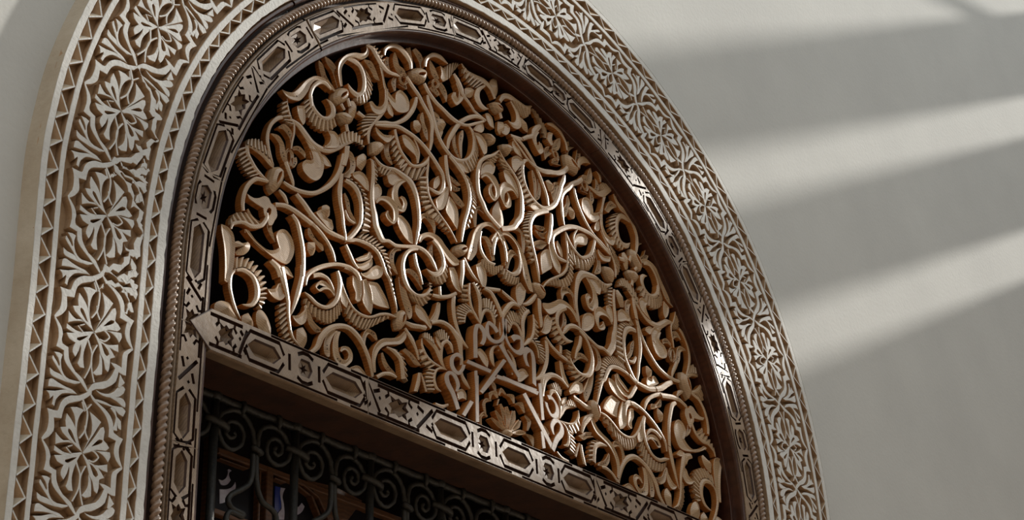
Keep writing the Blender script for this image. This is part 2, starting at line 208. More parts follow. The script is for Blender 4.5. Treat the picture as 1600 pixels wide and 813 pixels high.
# outlines of the carvings in 0.1 mm, in the plane of the wall
DATA_TEXT='''{"items":[["k","bud",1,[[-5423,5950,-5253,6117,-5064,6181,-4995,6102,-5018,5937,-5136,5774,-5294,5647,-5428,5663,-5472,5775],1
]],
["s","swan_leaf",1,[-5402,5952,-5442,5906,-5560,6078,-5638,5969,-5788,6107,-5837,5984,-6040,6031,-6004,5931,-6287,5811,-6137,5757,-6457,5574,-6236,5524,-6594,5406,-6443,5234,-6675,5338,-6716,5142,-6818,5287,-6877,5181,-6959,5273,-6968,5259
]],
["s","scroll_stem",1,[-6181,5460,-6067,5524,-6148,5296,-6037,5372,-6049,5152,-5944,5259,-5846,5067,-5776,5187,-5617,5106,-5638,5225,-5395,5302,-5550,5317,-5373,5516,-5528,5427,-5491,5630,-5577,5543,-5663,5641,-5674,5627
]],
["s","scroll_stem",1,[-5527,5924,-5557,5890,-5669,6058,-5741,5935,-5912,5996,-5865,5892,-6120,5749,-6012,5736,-6199,5494,-6085,5532,-6175,5321,-6061,5382,-6153,5224,-6051,5278
]],
["c","serrated_edge",1,[11,[-6174,5426,-6129,5253,-6020,5130,-5809,5074,-5600,5123,-5419,5290],[-6312,5278,-6278,5058,-6090,4885,-5853,4808,-5540,4892,-5308,5155]
]],
["s","scroll_leaf",1,[-5892,6499,-5869,6519,-5885,6353,-5737,6465,-5782,6132,-5639,6251,-5628,6024,-5519,6134,-5431,5934,-5388,5979
]],
["s","scroll_leaf",1,[-5719,6660,-5679,6707,-5636,6534,-5489,6695,-5482,6421,-5313,6564,-5390,6262,-5260,6346,-5305,6086,-5227,6135
]],
["s","swan_leaf",1,[-5200,6157,-5279,6110,-5232,6352,-5338,6294,-5244,6559,-5364,6513,-5172,6742,-5312,6746,-5042,6914,-5125,6992,-4863,7035,-4871,7167,-4637,7091,-4656,7252,-4440,7284,-4552,7317,-4409,7456,-4492,7416,-4492,7533,-4508,7521
]],
["s","scroll_stem",1,[-5094,6882,-5071,6957,-4903,6890,-4825,7045,-4724,6864,-4615,6983,-4621,6728,-4490,6820,-4579,6538,-4441,6602,-4620,6327,-4474,6331,-4703,6246,-4715,6086,-4851,6249,-4951,6130,-5017,6318,-5036,6300
]],
["c","serrated_edge",1,[12,[-4783,7051,-4587,6985,-4473,6812,-4441,6602,-4465,6389,-4599,6194,-4790,6107],[-4755,7041,-4419,6905,-4247,6691,-4244,6468,-4350,6195,-4541,6020,-4760,6009]
]],
["s","scroll_leaf",1,[-4550,7119,-4520,7171,-4440,7048,-4293,7220,-4298,6931,-4150,7062,-4197,6821,-4079,6935,-4047,6834,-4031,6854
]],
["s","scroll_stem",1,[-5083,5896,-4980,5966,-5011,5730,-4908,5800
]],
["s","scroll_stem",1,[-5288,5654,-5197,5738,-5166,5561,-5098,5624
]],
["s","scroll_stem",1,[-5109,5246,-5005,5308,-5065,5092,-4960,5153
]],
["p","seed_drop",1,[[-4936,5900,-4816,5988,-4713,5913,-4727,5686,-4832,5507,-4943,5589]
]],
["k","bud",1,[[-5316,5423,-5158,5559,-4887,5527,-4858,5430,-5016,5273,-5178,5267],0
]],
["s","scroll_stem",1,[-6825,5098,-6811,5106,-6810,4921,-6761,4951,-6730,4699,-6671,4742,-6623,4559,-6563,4597,-6616,4361,-6554,4382,-6658,4156,-6596,4173,-6670,3982,-6621,3998
]],
["c","serrated_edge",1,[6,[-6817,5071,-6784,4895,-6674,4690,-6605,4552],[-6940,4994,-6943,4760,-6911,4606,-6795,4552]
]],
["s","scroll_stem",1,[-6939,4666,-6910,4576,-7086,4582,-7007,4509,-7263,4355,-7162,4338,-7355,4109,-7248,4132,-7371,3882,-7262,3933,-7297,3661,-7216,3712,-7137,3385,-7102,3408
]],
["s","scroll_leaf",1,[-6993,4329,-7008,4363,-6895,4356,-6837,4518,-6783,4308,-6640,4450,-6679,4219,-6581,4274,-6661,4068,-6611,4086
]],
["s","scroll_leaf",1,[-7209,4109,-7196,4136,-7074,4055,-6982,4176,-6966,3955,-6829,4057,-6935,3767,-6769,3870,-6849,3628,-6718,3736,-6695,3533,-6613,3611
]],
["s","ring_leaf",1,[-6693,3762,-6779,3725,-6699,3872,-6783,3859,-6664,3940,-6667,4022,-6626,3901,-6533,3968,-6611,3781,-6512,3813,-6644,3674,-6569,3634,-6668,3673,-6745,3591,-6699,3766,-6783,3717
]],
["s","scroll_leaf",1,[-6570,3991,-6574,4094,-6453,4037,-6390,4176,-6312,4002,-6220,4094,-6232,3956,-6217,3966
]],
["s","scroll_leaf",1,[-6575,3828,-6452,3890,-6564,3723,-6429,3760,-6600,3613,-6509,3614
]],
["s","scroll_stem",1,[-6677,4634,-6619,4727,-6496,4578,-6389,4712,-6301,4430,-6162,4579,-6106,4315,-5988,4474,-5849,4286,-5776,4451,-5550,4353,-5554,4479,-5260,4547,-5327,4636,-5050,4745,-5120,4832,-4829,4923,-4865,4989
]],
["s","scroll_stem",1,[-6256,4401,-6152,4505,-6134,4256,-5955,4408,-6092,4083,-5831,4273,-6026,3929,-5706,4130,-6001,3811,-5696,3956
]],
["p","scroll_ball",1,[[-6122,4228,-5853,4302,-5716,4106,-5710,3899,-5781,3681,-5931,3535,-6110,3523,-6292,3613,-6328,3764,-6226,3907,-6086,3950,-6024,4018,-6067,4126]
]],
["p","scroll_leaf",1,[[-5808,4243,-5652,4246,-5518,4155,-5471,4069,-5645,4017,-5752,4119]
]],
["p","scroll_leaf",1,[[-6523,5076,-6320,5167,-6274,4953,-6280,4780,-6341,4689,-6448,4790,-6518,4950]
]],
["p","scroll_leaf",1,[[-5618,4857,-5435,4937,-5287,4852,-5269,4666,-5371,4547,-5735,4401,-5571,4600,-5536,4743]
]],
["c","serrated_edge",1,[9,[-5237,4680,-5080,4812,-4868,4936,-4652,4975,-4501,4921],[-5281,4833,-5114,5078,-4847,5206,-4602,5193,-4475,4943]
]],
["s","scroll_stem",1,[-5104,4722,-4946,4777,-5129,4481,-4973,4523,-5201,4221,-5048,4252
]],
["s","scroll_stem",1,[-5167,4521,-5024,4559,-5248,4176,-5084,4204,-5362,3914,-5220,3896,-5595,3603,-5492,3536,-5938,3313,-5905,3205,-6285,3196,-6313,3075,-6574,3171,-6627,3058,-6804,3183,-6849,3105
]],
["s","scroll_stem",1,[-5214,4007,-5110,4038,-5296,3612,-5140,3669,-5261,3304,-5132,3366,-5175,3026,-5072,3078,-5143,2805,-5041,2856,-5073,2612,-4996,2651,-5051,2500,-4986,2529
]],
["s","scroll_leaf",1,[-5051,4644,-4996,4713,-4957,4568,-4819,4690,-4896,4424,-4711,4519,-4912,4263,-4740,4275,-5073,4079,-4890,4031
]],
["k","bud",1,[[-7133,3353,-6964,3445,-6863,3415,-6842,3219,-6942,2954,-7130,2736,-7232,2835,-7252,2989,-7201,3213],1
]],
["c","serrated_edge",1,[7,[-7898,3564,-7668,3572,-7424,3574,-7223,3496],[-7856,3694,-7655,3802,-7460,3825,-7255,3646]
]],
["s","scroll_stem",1,[-7904,3547,-7891,3581,-7672,3526,-7616,3638,-7420,3470,-7325,3599,-7247,3371,-7143,3481,-7125,3336,-7086,3375
]],
["s","scroll_stem",1,[-7911,3536,-7794,3597,-7875,3341,-7762,3416,-7762,3219,-7670,3301,-7635,3083,-7541,3181,-7421,2991,-7356,3075,-7282,2976,-7247,3031
]],
["c","serrated_edge",1,[8,[-7887,3531,-7854,3363,-7763,3240,-7612,3122,-7438,3053],[-8108,3396,-8025,3189,-7946,3062,-7844,2954,-7696,2889]
]],
["s","scroll_stem",1,[-7251,3007,-7274,2920,-7422,2988,-7442,2881,-7625,2932,-7574,2838,-7839,2704,-7726,2675,-7951,2438,-7827,2454,-7982,2195,-7866,2234,-7949,2025,-7857,2066
]],
["p","scroll_leaf",1,[[-7807,2480,-7626,2454,-7461,2521,-7343,2609,-7222,2618,-7145,2529,-7022,2518,-6964,2321,-7031,2174,-7098,2042,-7193,2005,-7248,2128,-7324,2197,-7354,2325,-7548,2346,-7743,2387],[-7257,2324,-7200,2406,-7138,2391,-7146,2288,-7203,2216,-7252,2226]
]],
["s","scroll_leaf",1,[-7224,2159,-7033,2218,-7215,1950,-7073,2018,-7108,1805,-7020,1868,-6982,1717,-6965,1730
]],
["c","serrated_edge",1,[6,[-8209,1625,-7947,1767,-7666,1838,-7384,1949],[-8204,1743,-8097,1922,-7868,2053,-7655,2079]
]],
["s","scroll_stem",1,[-8154,1540,-8208,1537,-8100,1644,-8160,1706,-7884,1753,-7873,1854,-7649,1747,-7632,1870,-7347,1891,-7419,1968,-7193,2144,-7304,2139,-7206,2277,-7301,2239
]],
["s","scroll_leaf",1,[-7748,2162,-7715,2184,-7714,1998,-7615,2086,-7571,1914,-7489,2040,-7410,1921,-7361,2029
]],
["p","scroll_ball",1,[[-7836,1674,-7706,1685,-7508,1547,-7216,1463,-7001,1526,-6884,1630,-6951,1762,-6969,1893,-6853,2048,-6683,2085,-6529,1965,-6459,1752,-6512,1534,-6652,1343,-6871,1320,-7115,1365,-7456,1469,-7651,1550]
]],
["p","swan_leaf",1,[[-8448,1540,-8263,1545,-8117,1447,-8057,1200,-8070,812,-8116,604,-8217,353,-8298,366,-8308,722,-8352,1087,-8440,1399]
]],
["s","scroll_stem",1,[-8037,730,-7976,708,-8173,559,-8077,563,-8197,307,-8096,346,-8132,97,-8045,145,-8025,-132,-7942,-76,-7847,-286,-7824,-267
]],
["p","seed_drop",1,[[-8051,1308,-7949,1377,-7831,1374,-7694,1456,-7632,1402,-7661,1274,-7795,1127,-7979,1057,-8016,1100,-7918,1234,-8034,1209]
]],
["c","serrated_edge",1,[13,[-8042,725,-7826,844,-7590,817,-7418,688,-7360,479,-7375,302,-7390,144],[-8044,973,-7722,1095,-7459,1039,-7236,871,-7164,608,-7165,377,-7317,94]
]],
["s","scroll_stem",1,[-8003,663,-8008,738,-7845,707,-7800,830,-7638,667,-7532,778,-7536,497,-7378,582,-7526,302,-7367,327,-7600,151,-7508,96,-7693,93,-7689,19,-7828,36,-7830,16
]],
["s","scroll_stem",1,[-7158,1190,-7061,1309,-6990,1095,-6835,1240,-6907,942,-6710,1080
]],
["s","scroll_stem",1,[-6922,1146,-6735,1248,-6851,938,-6666,1040,-6727,698,-6598,766,-6659,497,-6552,543,-6623,222,-6540,257,-6556,-81,-6485,-49
]],
["p","scroll_leaf",1,[[-7175,604,-6963,681,-6873,830,-6730,882,-6648,679,-6786,494,-6929,462,-7075,506]
]],
["c","serrated_edge",1,[10,[-6648,508,-6607,292,-6567,37,-6424,-201,-6287,-306],[-6802,434,-6787,94,-6705,-144,-6577,-310,-6430,-355]
]],
["s","scroll_stem",1,[-6643,392,-6571,423,-6579,28,-6508,62,-6468,-228,-6404,-181,-6246,-337,-6228,-319
]],
["p","scroll_leaf",1,[[-6843,1242,-6648,1266,-6521,1156,-6477,1104,-6592,1091,-6716,1123]
]],
["s","scroll_stem",1,[-6615,2450,-6535,2527,-6483,2324,-6358,2413,-6375,2033,-6243,2106,-6304,1766,-6169,1828,-6275,1485,-6152,1531,-6277,1209,-6154,1251
]],
["s","scroll_stem",1,[-6298,1454,-6176,1500,-6301,1224,-6155,1262,-6395,847,-6230,871,-6490,439,-6397,446,-6543,218,-6521,219
]],
["s","scroll_stem",1,[-7050,2467,-7043,2590,-6797,2550,-6762,2681,-6567,2548,-6494,2681,-6296,2497,-6209,2628,-6039,2441,-5956,2561
]],
["s","scroll_stem",1,[-6289,2489,-6216,2623,-6036,2480,-5961,2589,-5809,2396,-5724,2489,-5573,2252,-5489,2327,-5418,2074,-5324,2139,-5315,1899,-5262,1931
]],
["s","scroll_stem",1,[-6518,2953,-6424,3055,-6323,2824,-6206,2944,-6088,2651,-5972,2773,-5852,2538,-5742,2663
]],
["s","scroll_stem",1,[-6107,2652,-6004,2779,-5769,2518,-5670,2648,-5499,2453,-5422,2588,-5147,2472,-5100,2585,-4898,2503,-4879,2612,-4725,2580,-4738,2678
]],
["s","scroll_stem",1,[-6967,2883,-6914,2945,-6839,2787,-6738,2882,-6711,2673,-6656,2716
]],
["s","scroll_stem",1,[-6830,3597,-6715,3680,-6722,3416,-6607,3499,-6604,3246,-6510,3307,-6551,3132,-6502,3158
]],
["p","seed_pod",1,[[-5906,2796,-5782,2917,-5679,2917,-5624,2805,-5443,2815,-5387,2672,-5411,2581,-5540,2572,-5644,2633,-5801,2714]
]],
["p","seed_drop",1,[[-5683,3056,-5557,3138,-5465,3123,-5460,2939,-5547,2822,-5680,2934]
]],
["s","seed_pod",1,[-6057,2405,-6009,2434,-6043,2226,-5911,2332,-5871,2152,-5798,2234,-5738,2071,-5621,2190,-5636,2037,-5591,2072
]],
["p","seed_drop",1,[[-6059,2076,-5859,2153,-5841,1988,-5899,1846,-5973,1807,-6065,1903]
]],
["s","scroll_stem",1,[-6086,1076,-6134,1064,-6024,1277,-6136,1280,-5870,1444,-5953,1514,-5594,1640,-5636,1741,-5237,1822,-5235,1923,-4921,1882,-4878,1993,-4777,1859,-4707,1970
]],
["s","scroll_stem",1,[-5027,1842,-4988,1952,-4812,1857,-4734,1990,-4680,1804,-4547,1916,-4596,1675,-4468,1740,-4580,1492,-4449,1529,-4648,1306,-4505,1307,-4671,1226,-4634,1211
]],
["s","scroll_stem",1,[-5897,1307,-5919,1417,-5721,1392,-5697,1518,-5539,1409,-5472,1492,-5408,1313,-5341,1364,-5306,1200,-5283,1216
]],
["p","scroll_leaf",1,[[-5851,1164,-5730,1308,-5579,1343,-5399,1290,-5294,1188,-5317,1100,-5447,1192,-5598,1157,-5722,1063,-5836,1091]
]],
["s","scroll_stem",1,[-5293,1680,-5195,1736,-5251,1497,-5099,1567,-5245,1314,-5094,1353,-5309,1069,-5170,1068,-5429,912,-5345,842,-5580,817,-5592,715,-5781,812,-5843,717,-5982,889,-6047,808,-6154,908,-6177,877
]],
["c","serrated_edge",1,[12,[-6088,803,-5910,710,-5659,681,-5409,770,-5211,959,-5139,1144],[-6110,717,-5929,527,-5627,458,-5376,487,-5152,683,-5030,924]
]],
["s","scroll_stem",1,[-5148,1536,-5100,1565,-5044,1309,-4985,1349,-4882,1104,-4827,1148,-4731,989,-4677,1050,-4506,933,-4466,1020,-4221,994,-4227,1062,-3926,1154,-3943,1228,-3703,1237,-3686,1313,-3466,1265,-3446,1310
]],
["c","serrated_edge",1,[13,[-4937,1157,-4726,1002,-4464,934,-4202,986,-3938,1139,-3645,1262],[-4985,980,-4825,778,-4563,690,-4329,721,-4015,940,-3591,1251]
]],
["p","scroll_leaf",1,[[-5120,1391,-4988,1299,-4906,1128,-4954,971,-5084,1024,-5139,1144]
]],
["p","scroll_leaf",1,[[-6462,282,-6293,341,-6127,516,-6082,649,-6050,427,-6093,256,-6236,148,-6385,193]
]],
["s","scroll_leaf",1,[-6088,643,-6052,663,-6060,449,-5943,516,-5995,257,-5848,375,-5802,140,-5687,304,-5646,198,-5634,299
]],
["p","seed_drop",1,[[-7364,78,-7247,119,-7100,19,-6996,-172,-7002,-312,-7224,-364,-7372,-227,-7404,-50]
]],
["p","seed_drop",1,[[-7749,-171,-7592,-50,-7469,-167,-7439,-288,-7505,-386,-7739,-355]
]],
["p","seed_drop",1,[[-8481,-188,-8352,-67,-8195,-30,-8079,-44,-7858,-284,-8061,-356,-8469,-388]
]],
["p","seed_drop",1,[[-6276,42,-6108,158,-6006,58,-5988,-109,-6114,-343,-6261,-336]
]],
["s","scroll_stem",1,[-5845,-354,-5943,-300,-5653,-168,-5799,-142,-5526,102,-5694,131,-5340,317,-5443,417,-5089,462,-5093,598,-4848,504,-4771,633,-4634,414,-4514,529,-4473,286,-4358,369,-4342,98,-4220,172,-4236,-117,-4110,-53,-4169,-304,-4092,-271
]],
["s","scroll_leaf",1,[-5242,400,-5188,378,-5474,203,-5299,183,-5554,-48,-5357,-2,-5523,-232,-5352,-154,-5433,-279,-5364,-236
]],
["s","scroll_spiral",1,[-5199,390,-5078,401,-5284,179,-5135,211,-5303,-76,-5128,-5,-5233,-280,-5062,-144,-4983,-360,-4954,-178,-4742,-149,-4870,-126,-4721,37,-4846,-24,-4838,145,-4913,42,-5027,97,-4978,23,-5085,-25,-5043,-33
]],
["p","scroll_leaf",1,[[-4815,-316,-4638,-199,-4483,-187,-4299,-323,-4504,-409]
]],
["s","scroll_leaf",1,[-3977,606,-4022,570,-4052,753,-4162,630,-4293,754,-4238,639,-4429,536,-4305,549,-4447,311,-4332,361,-4324,90,-4238,141,-4171,-111,-4122,-81
]],
["s","swan_leaf",1,[-4054,-162,-4132,-192,-4065,105,-4182,73,-3968,346,-4130,358,-3786,520,-3894,644,-3561,617,-3586,769,-3307,721,-3410,851,-3143,923,-3305,944,-3145,1077,-3196,1072
]],
["s","scroll_stem",1,[-3745,497,-3720,540,-3535,447,-3447,552,-3363,341,-3240,423,-3312,151,-3179,208,-3284,-63,-3150,-11
]],
["c","serrated_edge",1,[7,[-3706,527,-3437,497,-3274,371,-3192,157,-3190,-28],[-3465,588,-3194,518,-3111,344,-3056,122,-3055,-58]
]],
["s","scroll_leaf",1,[-3239,586,-3150,692,-3036,510,-2916,632,-2869,402,-2753,526,-2681,437,-2667,459
]],
["s","scroll_leaf",1,[-3863,350,-3811,376,-3844,165,-3720,240,-3738,23,-3609,135,-3561,-38,-3465,62,-3407,-62,-3377,-33
]],
["s","scroll_stem",1,[-4006,-309,-4072,-245,-3839,-181,-3874,-97,-3662,-124,-3629,-17,-3478,-121,-3439,-57
]],
["s","scroll_stem",1,[-3234,1099,-3162,1153,-3081,923,-2984,994,-2912,742,-2822,798,-2797,524,-2744,552
]],
["s","scroll_stem",1,[-3192,1244,-3152,1312,-3001,1207,-2958,1319,-2765,1260,-2751,1378,-2540,1333,-2531,1439
]],
["k","bud",1,[[-3419,1437,-3256,1546,-3173,1463,-3172,1278,-3280,1067,-3415,1030,-3470,1154,-3459,1321],1
]],
["s","scroll_stem",1,[-4504,7521,-4486,7560,-4353,7485,-4244,7625,-4198,7338,-4055,7477,-4021,7187,-3888,7333,-3793,7127,-3715,7259,-3547,7179,-3504,7284,-3423,7212,-3397,7265
]],
["c","serrated_edge",1,[5,[-4299,7600,-4114,7482,-3927,7341],[-4216,7686,-4016,7621,-3843,7450]
]],
["s","scroll_stem",1,[-2984,7640,-3085,7582,-2996,7824,-3133,7719,-3143,7987,-3281,7836,-3400,8068,-3491,7906,-3689,7986,-3664,7859,-3933,7741,-3817,7728,-3930,7550,-3873,7570
]],
["s","scroll_leaf",1,[-3800,7583,-3718,7604,-3871,7414,-3729,7481,-3813,7236,-3697,7333,-3638,7175,-3585,7253,-3474,7219,-3461,7251
]],
["s","scroll_leaf",1,[-3557,7816,-3534,7829,-3614,7617,-3444,7719,-3561,7411,-3379,7564,-3424,7304,-3225,7530,-3223,7296,-3135,7396
]],
["s","ring_leaf",1,[-3331,7197,-3430,7169,-3315,7290,-3390,7310,-3254,7331,-3221,7423,-3198,7301,-3102,7372,-3196,7215,-3102,7228,-3239,7157,-3232,7091,-3304,7160,-3370,7086,-3340,7226,-3421,7164
]],
["s","scroll_leaf",1,[-3580,7148,-3469,7177,-3652,6966,-3480,7045,-3556,6800,-3486,6842
]],
["s","scroll_leaf",1,[-3405,7039,-3355,7145,-3258,7031,-3154,7174,-3174,7016,-3122,7060
]],
["s","scroll_leaf",1,[-3169,8112,-3023,8197,-3145,7932,-2986,8031,-3070,7781,-2942,7864,-2990,7639,-2933,7674
]],
["s","scroll_leaf",1,[-2948,8154,-2831,8282,-2831,8051,-2652,8220,-2723,7938,-2551,8055,-2687,7806,-2569,7866
]],
["k","bud",1,[[-3005,7613,-2800,7767,-2563,7820,-2488,7737,-2533,7530,-2622,7419,-2799,7407,-2975,7395,-3019,7490],1
]],
["s","scroll_stem",1,[-2534,7898,-2621,7869,-2477,8090,-2589,8095,-2305,8249,-2340,8372,-2120,8309,-2042,8448,-1819,8300,-1795,8333
]],
["s","scroll_leaf",1,[-2380,8163,-2357,8179,-2379,7954,-2208,8080,-2299,7791,-2108,7950,-2164,7718,-2033,7838
]],
["s","ring_leaf",1,[-2238,7593,-2321,7583,-2204,7671,-2264,7711,-2160,7692,-2098,7788,-2122,7649,-2016,7698,-2158,7585,-2101,7542,-2206,7556,-2263,7475,-2237,7620,-2321,7556
]],
["s","scroll_leaf",1,[-2102,7647,-1944,7790,-1998,7528,-1807,7689,-1886,7436,-1740,7535,-1793,7329,-1775,7339
]],
["s","scroll_leaf",1,[-2371,7395,-2278,7529,-2239,7358,-2111,7516,-2102,7324,-2008,7426
]],
["p","scroll_leaf",1,[[-2052,8154,-1900,8130,-1840,7992,-1810,7888,-1963,7770,-2038,7853,-2007,7986]
]],
["c","serrated_edge",1,[7,[-1917,7791,-1718,7978,-1594,8202,-1375,8496],[-1869,8192,-1684,8399,-1436,8552,-1312,8550]
]],
["s","scroll_stem",1,[-1619,8125,-1538,8198,-1511,7976,-1372,8093,-1393,7822,-1247,7931,-1315,7690,-1205,7785,-1121,7587,-1030,7675,-931,7456,-851,7530
]],
["s","scroll_ball",1,[-1515,7935,-1400,8024,-1412,7750,-1260,7845,-1426,7589,-1251,7624,-1430,7568,-1495,7344,-1495,7601,-1673,7483,-1507,7689,-1598,7661
]],
["s","scroll_stem",1,[-1296,8574,-1265,8604,-1140,8404,-1051,8514,-862,8360,-765,8531,-554,8386,-440,8557,-299,8342,-189,8446,-134,8139,-44,8208
]],
["c","serrated_edge",1,[6,[-1219,8521,-940,8411,-688,8431,-499,8398],[-1252,8386,-1099,8193,-944,8120,-755,8159]
]],
["s","scroll_stem",1,[-493,8371,-442,8333,-769,8147,-616,8133,-870,7862,-649,7973,-749,7693,-586,7842,-553,7648,-470,7788,-357,7750,-349,7782
]],
["p","seed_drop",1,[[-1133,7986,-944,8096,-803,8101,-853,7922,-980,7805,-1135,7794]
]],
["p","seed_drop",0,[[-252,8516,-136,8716,27,8767,70,8542,16,8323,-116,8166,-239,8376]
]],
["k","bud",0,[[-248,7986,-86,8083,136,7965,150,7899,3,7797,-155,7834],1
]],
["s","scroll_stem",0,[-2,7808,108,7879,49,7675,159,7745
]],
["p","seed_drop",0,[[64,7644,258,7706,336,7596,250,7390,119,7309,42,7394]
]],
["p","scroll_leaf",1,[[-446,7609,-318,7666,-193,7578,-135,7341,-293,7343,-417,7479]
]],
["p","scroll_ball",1,[[-4082,7223,-3983,7246,-3893,6900,-3777,6681,-3547,6559,-3521,6753,-3378,6898,-3176,6841,-3088,6676,-3116,6481,-3288,6347,-3488,6292,-3688,6382,-3832,6565,-3919,6707,-3979,6952]
]],
["p","scroll_leaf",1,[[-4386,6127,-4290,6192,-4178,6132,-4011,6184,-3901,6369,-3905,6683,-3792,6735,-3793,6372,-3856,6164,-3952,6031,-4091,5936,-4286,5949]
]],
["p","scroll_leaf",1,[[-3788,6420,-3703,6435,-3587,6217,-3600,6110,-3728,6131,-3800,6234]
]],
["s","scroll_stem",1,[-3874,6200,-3810,6185,-4061,5975,-3954,5950,-4214,5744,-4129,5724,-4355,5541,-4258,5542,-4426,5318,-4318,5356,-4381,5091,-4327,5116
]],
["c","serrated_edge",1,[7,[-4036,5994,-4200,5766,-4308,5585,-4386,5331],[-4368,5868,-4556,5630,-4580,5421,-4466,5208]
]],
["s","scroll_stem",1,[-4170,5668,-4172,5756,-3840,5802,-3835,5916,-3543,5912,-3570,6010,-3166,6191,-3265,6258,-2914,6525,-3059,6536,-2801,6803,-2940,6774,-2799,6977,-2886,6948
]],
["s","scroll_stem",1,[-4173,5623,-4168,5691,-3785,5754,-3777,5858,-3462,5870,-3423,5995,-3194,5871,-3119,5999,-2910,5846,-2826,5960,-2627,5749,-2527,5858,-2368,5593,-2259,5697,-2165,5433,-2051,5534,-2038,5314,-1914,5403,-1989,5172,-1864,5226,-2031,4977,-1896,4987,-2114,4865,-2109,4756,-2333,4853,-2386,4765,-2437,4841,-2456,4816
]],
["s","scroll_stem",1,[-3214,7306,-3115,7400,-3029,7133,-2919,7240,-2825,6998,-2712,7102,-2680,6836,-2563,6937,-2562,6728,-2444,6828,-2433,6574,-2307,6663,-2374,6396,-2250,6458,-2389,6166,-2265,6216,-2394,6008,-2272,6050,-2422,5769,-2350,5790
]],
["s","scroll_stem",1,[-2510,7162,-2437,7206,-2494,6977,-2365,7062,-2405,6808,-2276,6893,-2302,6509,-2173,6594,-2136,6185,-2013,6280,-1908,5978,-1797,6084,-1654,5869,-1573,5986,-1348,5903,-1336,6022,-1037,6095,-1125,6152,-835,6392,-982,6364,-804,6740,-928,6681,-904,6955,-989,6888,-1097,7031,-1133,6993
]],
["s","scroll_stem",1,[-2645,7387,-2539,7478,-2501,7214,-2387,7321,-2257,7063,-2154,7177,-2015,6983,-1918,7100,-1715,6877,-1616,7010,-1422,6864,-1362,6985,-1118,6940,-1113,7036,-821,7119,-848,7199,-508,7328,-529,7388
]],
["s","scroll_stem",1,[-923,7453,-859,7534,-681,7381,-604,7486,-472,7394,-436,7450
]],
["s","scroll_stem",1,[-1749,6086,-1838,6058,-1675,6333,-1817,6310,-1486,6651,-1639,6660,-1285,6935,-1408,6985,-1035,7161,-1098,7266,-768,7323,-739,7453,-468,7370,-430,7439
]],
["s","scroll_leaf",1,[-1279,6795,-1234,6807,-1387,6603,-1221,6655,-1406,6378,-1269,6434,-1370,6159,-1279,6202,-1334,6037,-1288,6059
]],
["s","scroll_leaf",1,[-1540,6645,-1464,6673,-1595,6385,-1474,6442,-1534,6169,-1418,6247,-1362,6019,-1321,6051
]],
["c","serrated_edge",1,[11,[-947,6925,-873,6700,-893,6411,-1082,6099,-1358,5913],[-856,6848,-706,6538,-742,6244,-870,5935,-1118,5740]
]],
["p","scroll_leaf",1,[[-1570,5862,-1358,5929,-1177,5868,-1087,5745,-1239,5704,-1420,5765]
]],
["p","scroll_leaf",1,[[-3299,5783,-3184,5833,-3012,5795,-2867,5701,-2780,5536,-2751,5303,-2823,5261,-2866,5432,-3039,5492,-3211,5552,-3283,5655]
]],
["s","scroll_stem",1,[-2927,5849,-2895,5874,-2837,5706,-2782,5745,-2774,5537,-2711,5567,-2805,5293,-2754,5310
]],
["s","scroll_stem",1,[-3596,5780,-3513,5830,-3544,5577,-3448,5638,-3425,5333,-3336,5404,-3220,5169,-3141,5250,-3002,5089,-2959,5189,-2672,5215,-2713,5305,-2440,5446,-2539,5469,-2434,5591,-2457,5587
]],
["c","serrated_edge",1,[7,[-3554,5694,-3466,5443,-3323,5238,-3094,5091],[-3651,5585,-3578,5262,-3435,5058,-3320,4908]
]],
["c","serrated_edge",1,[7,[-3266,5188,-3094,5128,-2865,5146,-2577,5279,-2475,5322],[-3377,4986,-3235,4892,-2950,4834,-2750,4895,-2663,4998]
]],
["s","scroll_stem",1,[-2449,5603,-2414,5616,-2504,5312,-2417,5344,-2530,4963,-2449,4998,-2486,4642,-2407,4690,-2319,4417,-2255,4469,-2085,4244,-2025,4299,-1852,4088,-1791,4142,-1672,3943,-1620,3984,-1535,3797,-1495,3827
]],
["c","serrated_edge",1,[10,[-2504,5086,-2519,4747,-2461,4505,-2288,4311,-2055,4183],[-2721,4996,-2706,4714,-2663,4424,-2461,4154,-2114,4050]
]],
["c","serrated_edge",1,[5,[-2113,4285,-1880,4157,-1646,3984],[-2259,4117,-1968,4034,-1735,3972]
]],
["s","seed_pod",1,[-2624,6671,-2589,6684,-2694,6497,-2548,6571,-2634,6357,-2520,6429,-2597,6210,-2440,6309,-2532,6083,-2418,6155,-2442,6017,-2419,6032
]],
["p","seed_drop",1,[[-2869,6355,-2724,6431,-2607,6335,-2665,6172,-2752,6112,-2869,6174]
]],
["s","seed_pod",1,[-2289,6801,-2215,6872,-2218,6691,-2048,6811,-2176,6510,-2031,6602,-2103,6381,-1927,6487,-2028,6268,-2004,6278
]],
["p","seed_drop",1,[[-2043,6768,-1893,6823,-1788,6742,-1895,6533,-1985,6517,-2074,6639]
]],
["p","scroll_leaf",1,[[-4169,5602,-4057,5563,-3889,5525,-3666,5612,-3664,5490,-3803,5364,-3999,5389,-4139,5460]
]],
["s","scroll_leaf",1,[-3803,5440,-3637,5492,-3843,5192,-3676,5264,-3794,5014,-3638,5127,-3592,4917,-3556,4949
]],
["k","bud",1,[[-4259,5167,-4081,5288,-3900,5256,-3912,5141,-4076,4939,-4241,4912],0
]],
["s","scroll_stem",1,[-4762,5659,-4683,5783,-4548,5642,-4485,5741
]],
["p","seed_drop",1,[[-4672,4642,-4486,4819,-4390,4784,-4400,4606,-4532,4378,-4681,4423]
]],
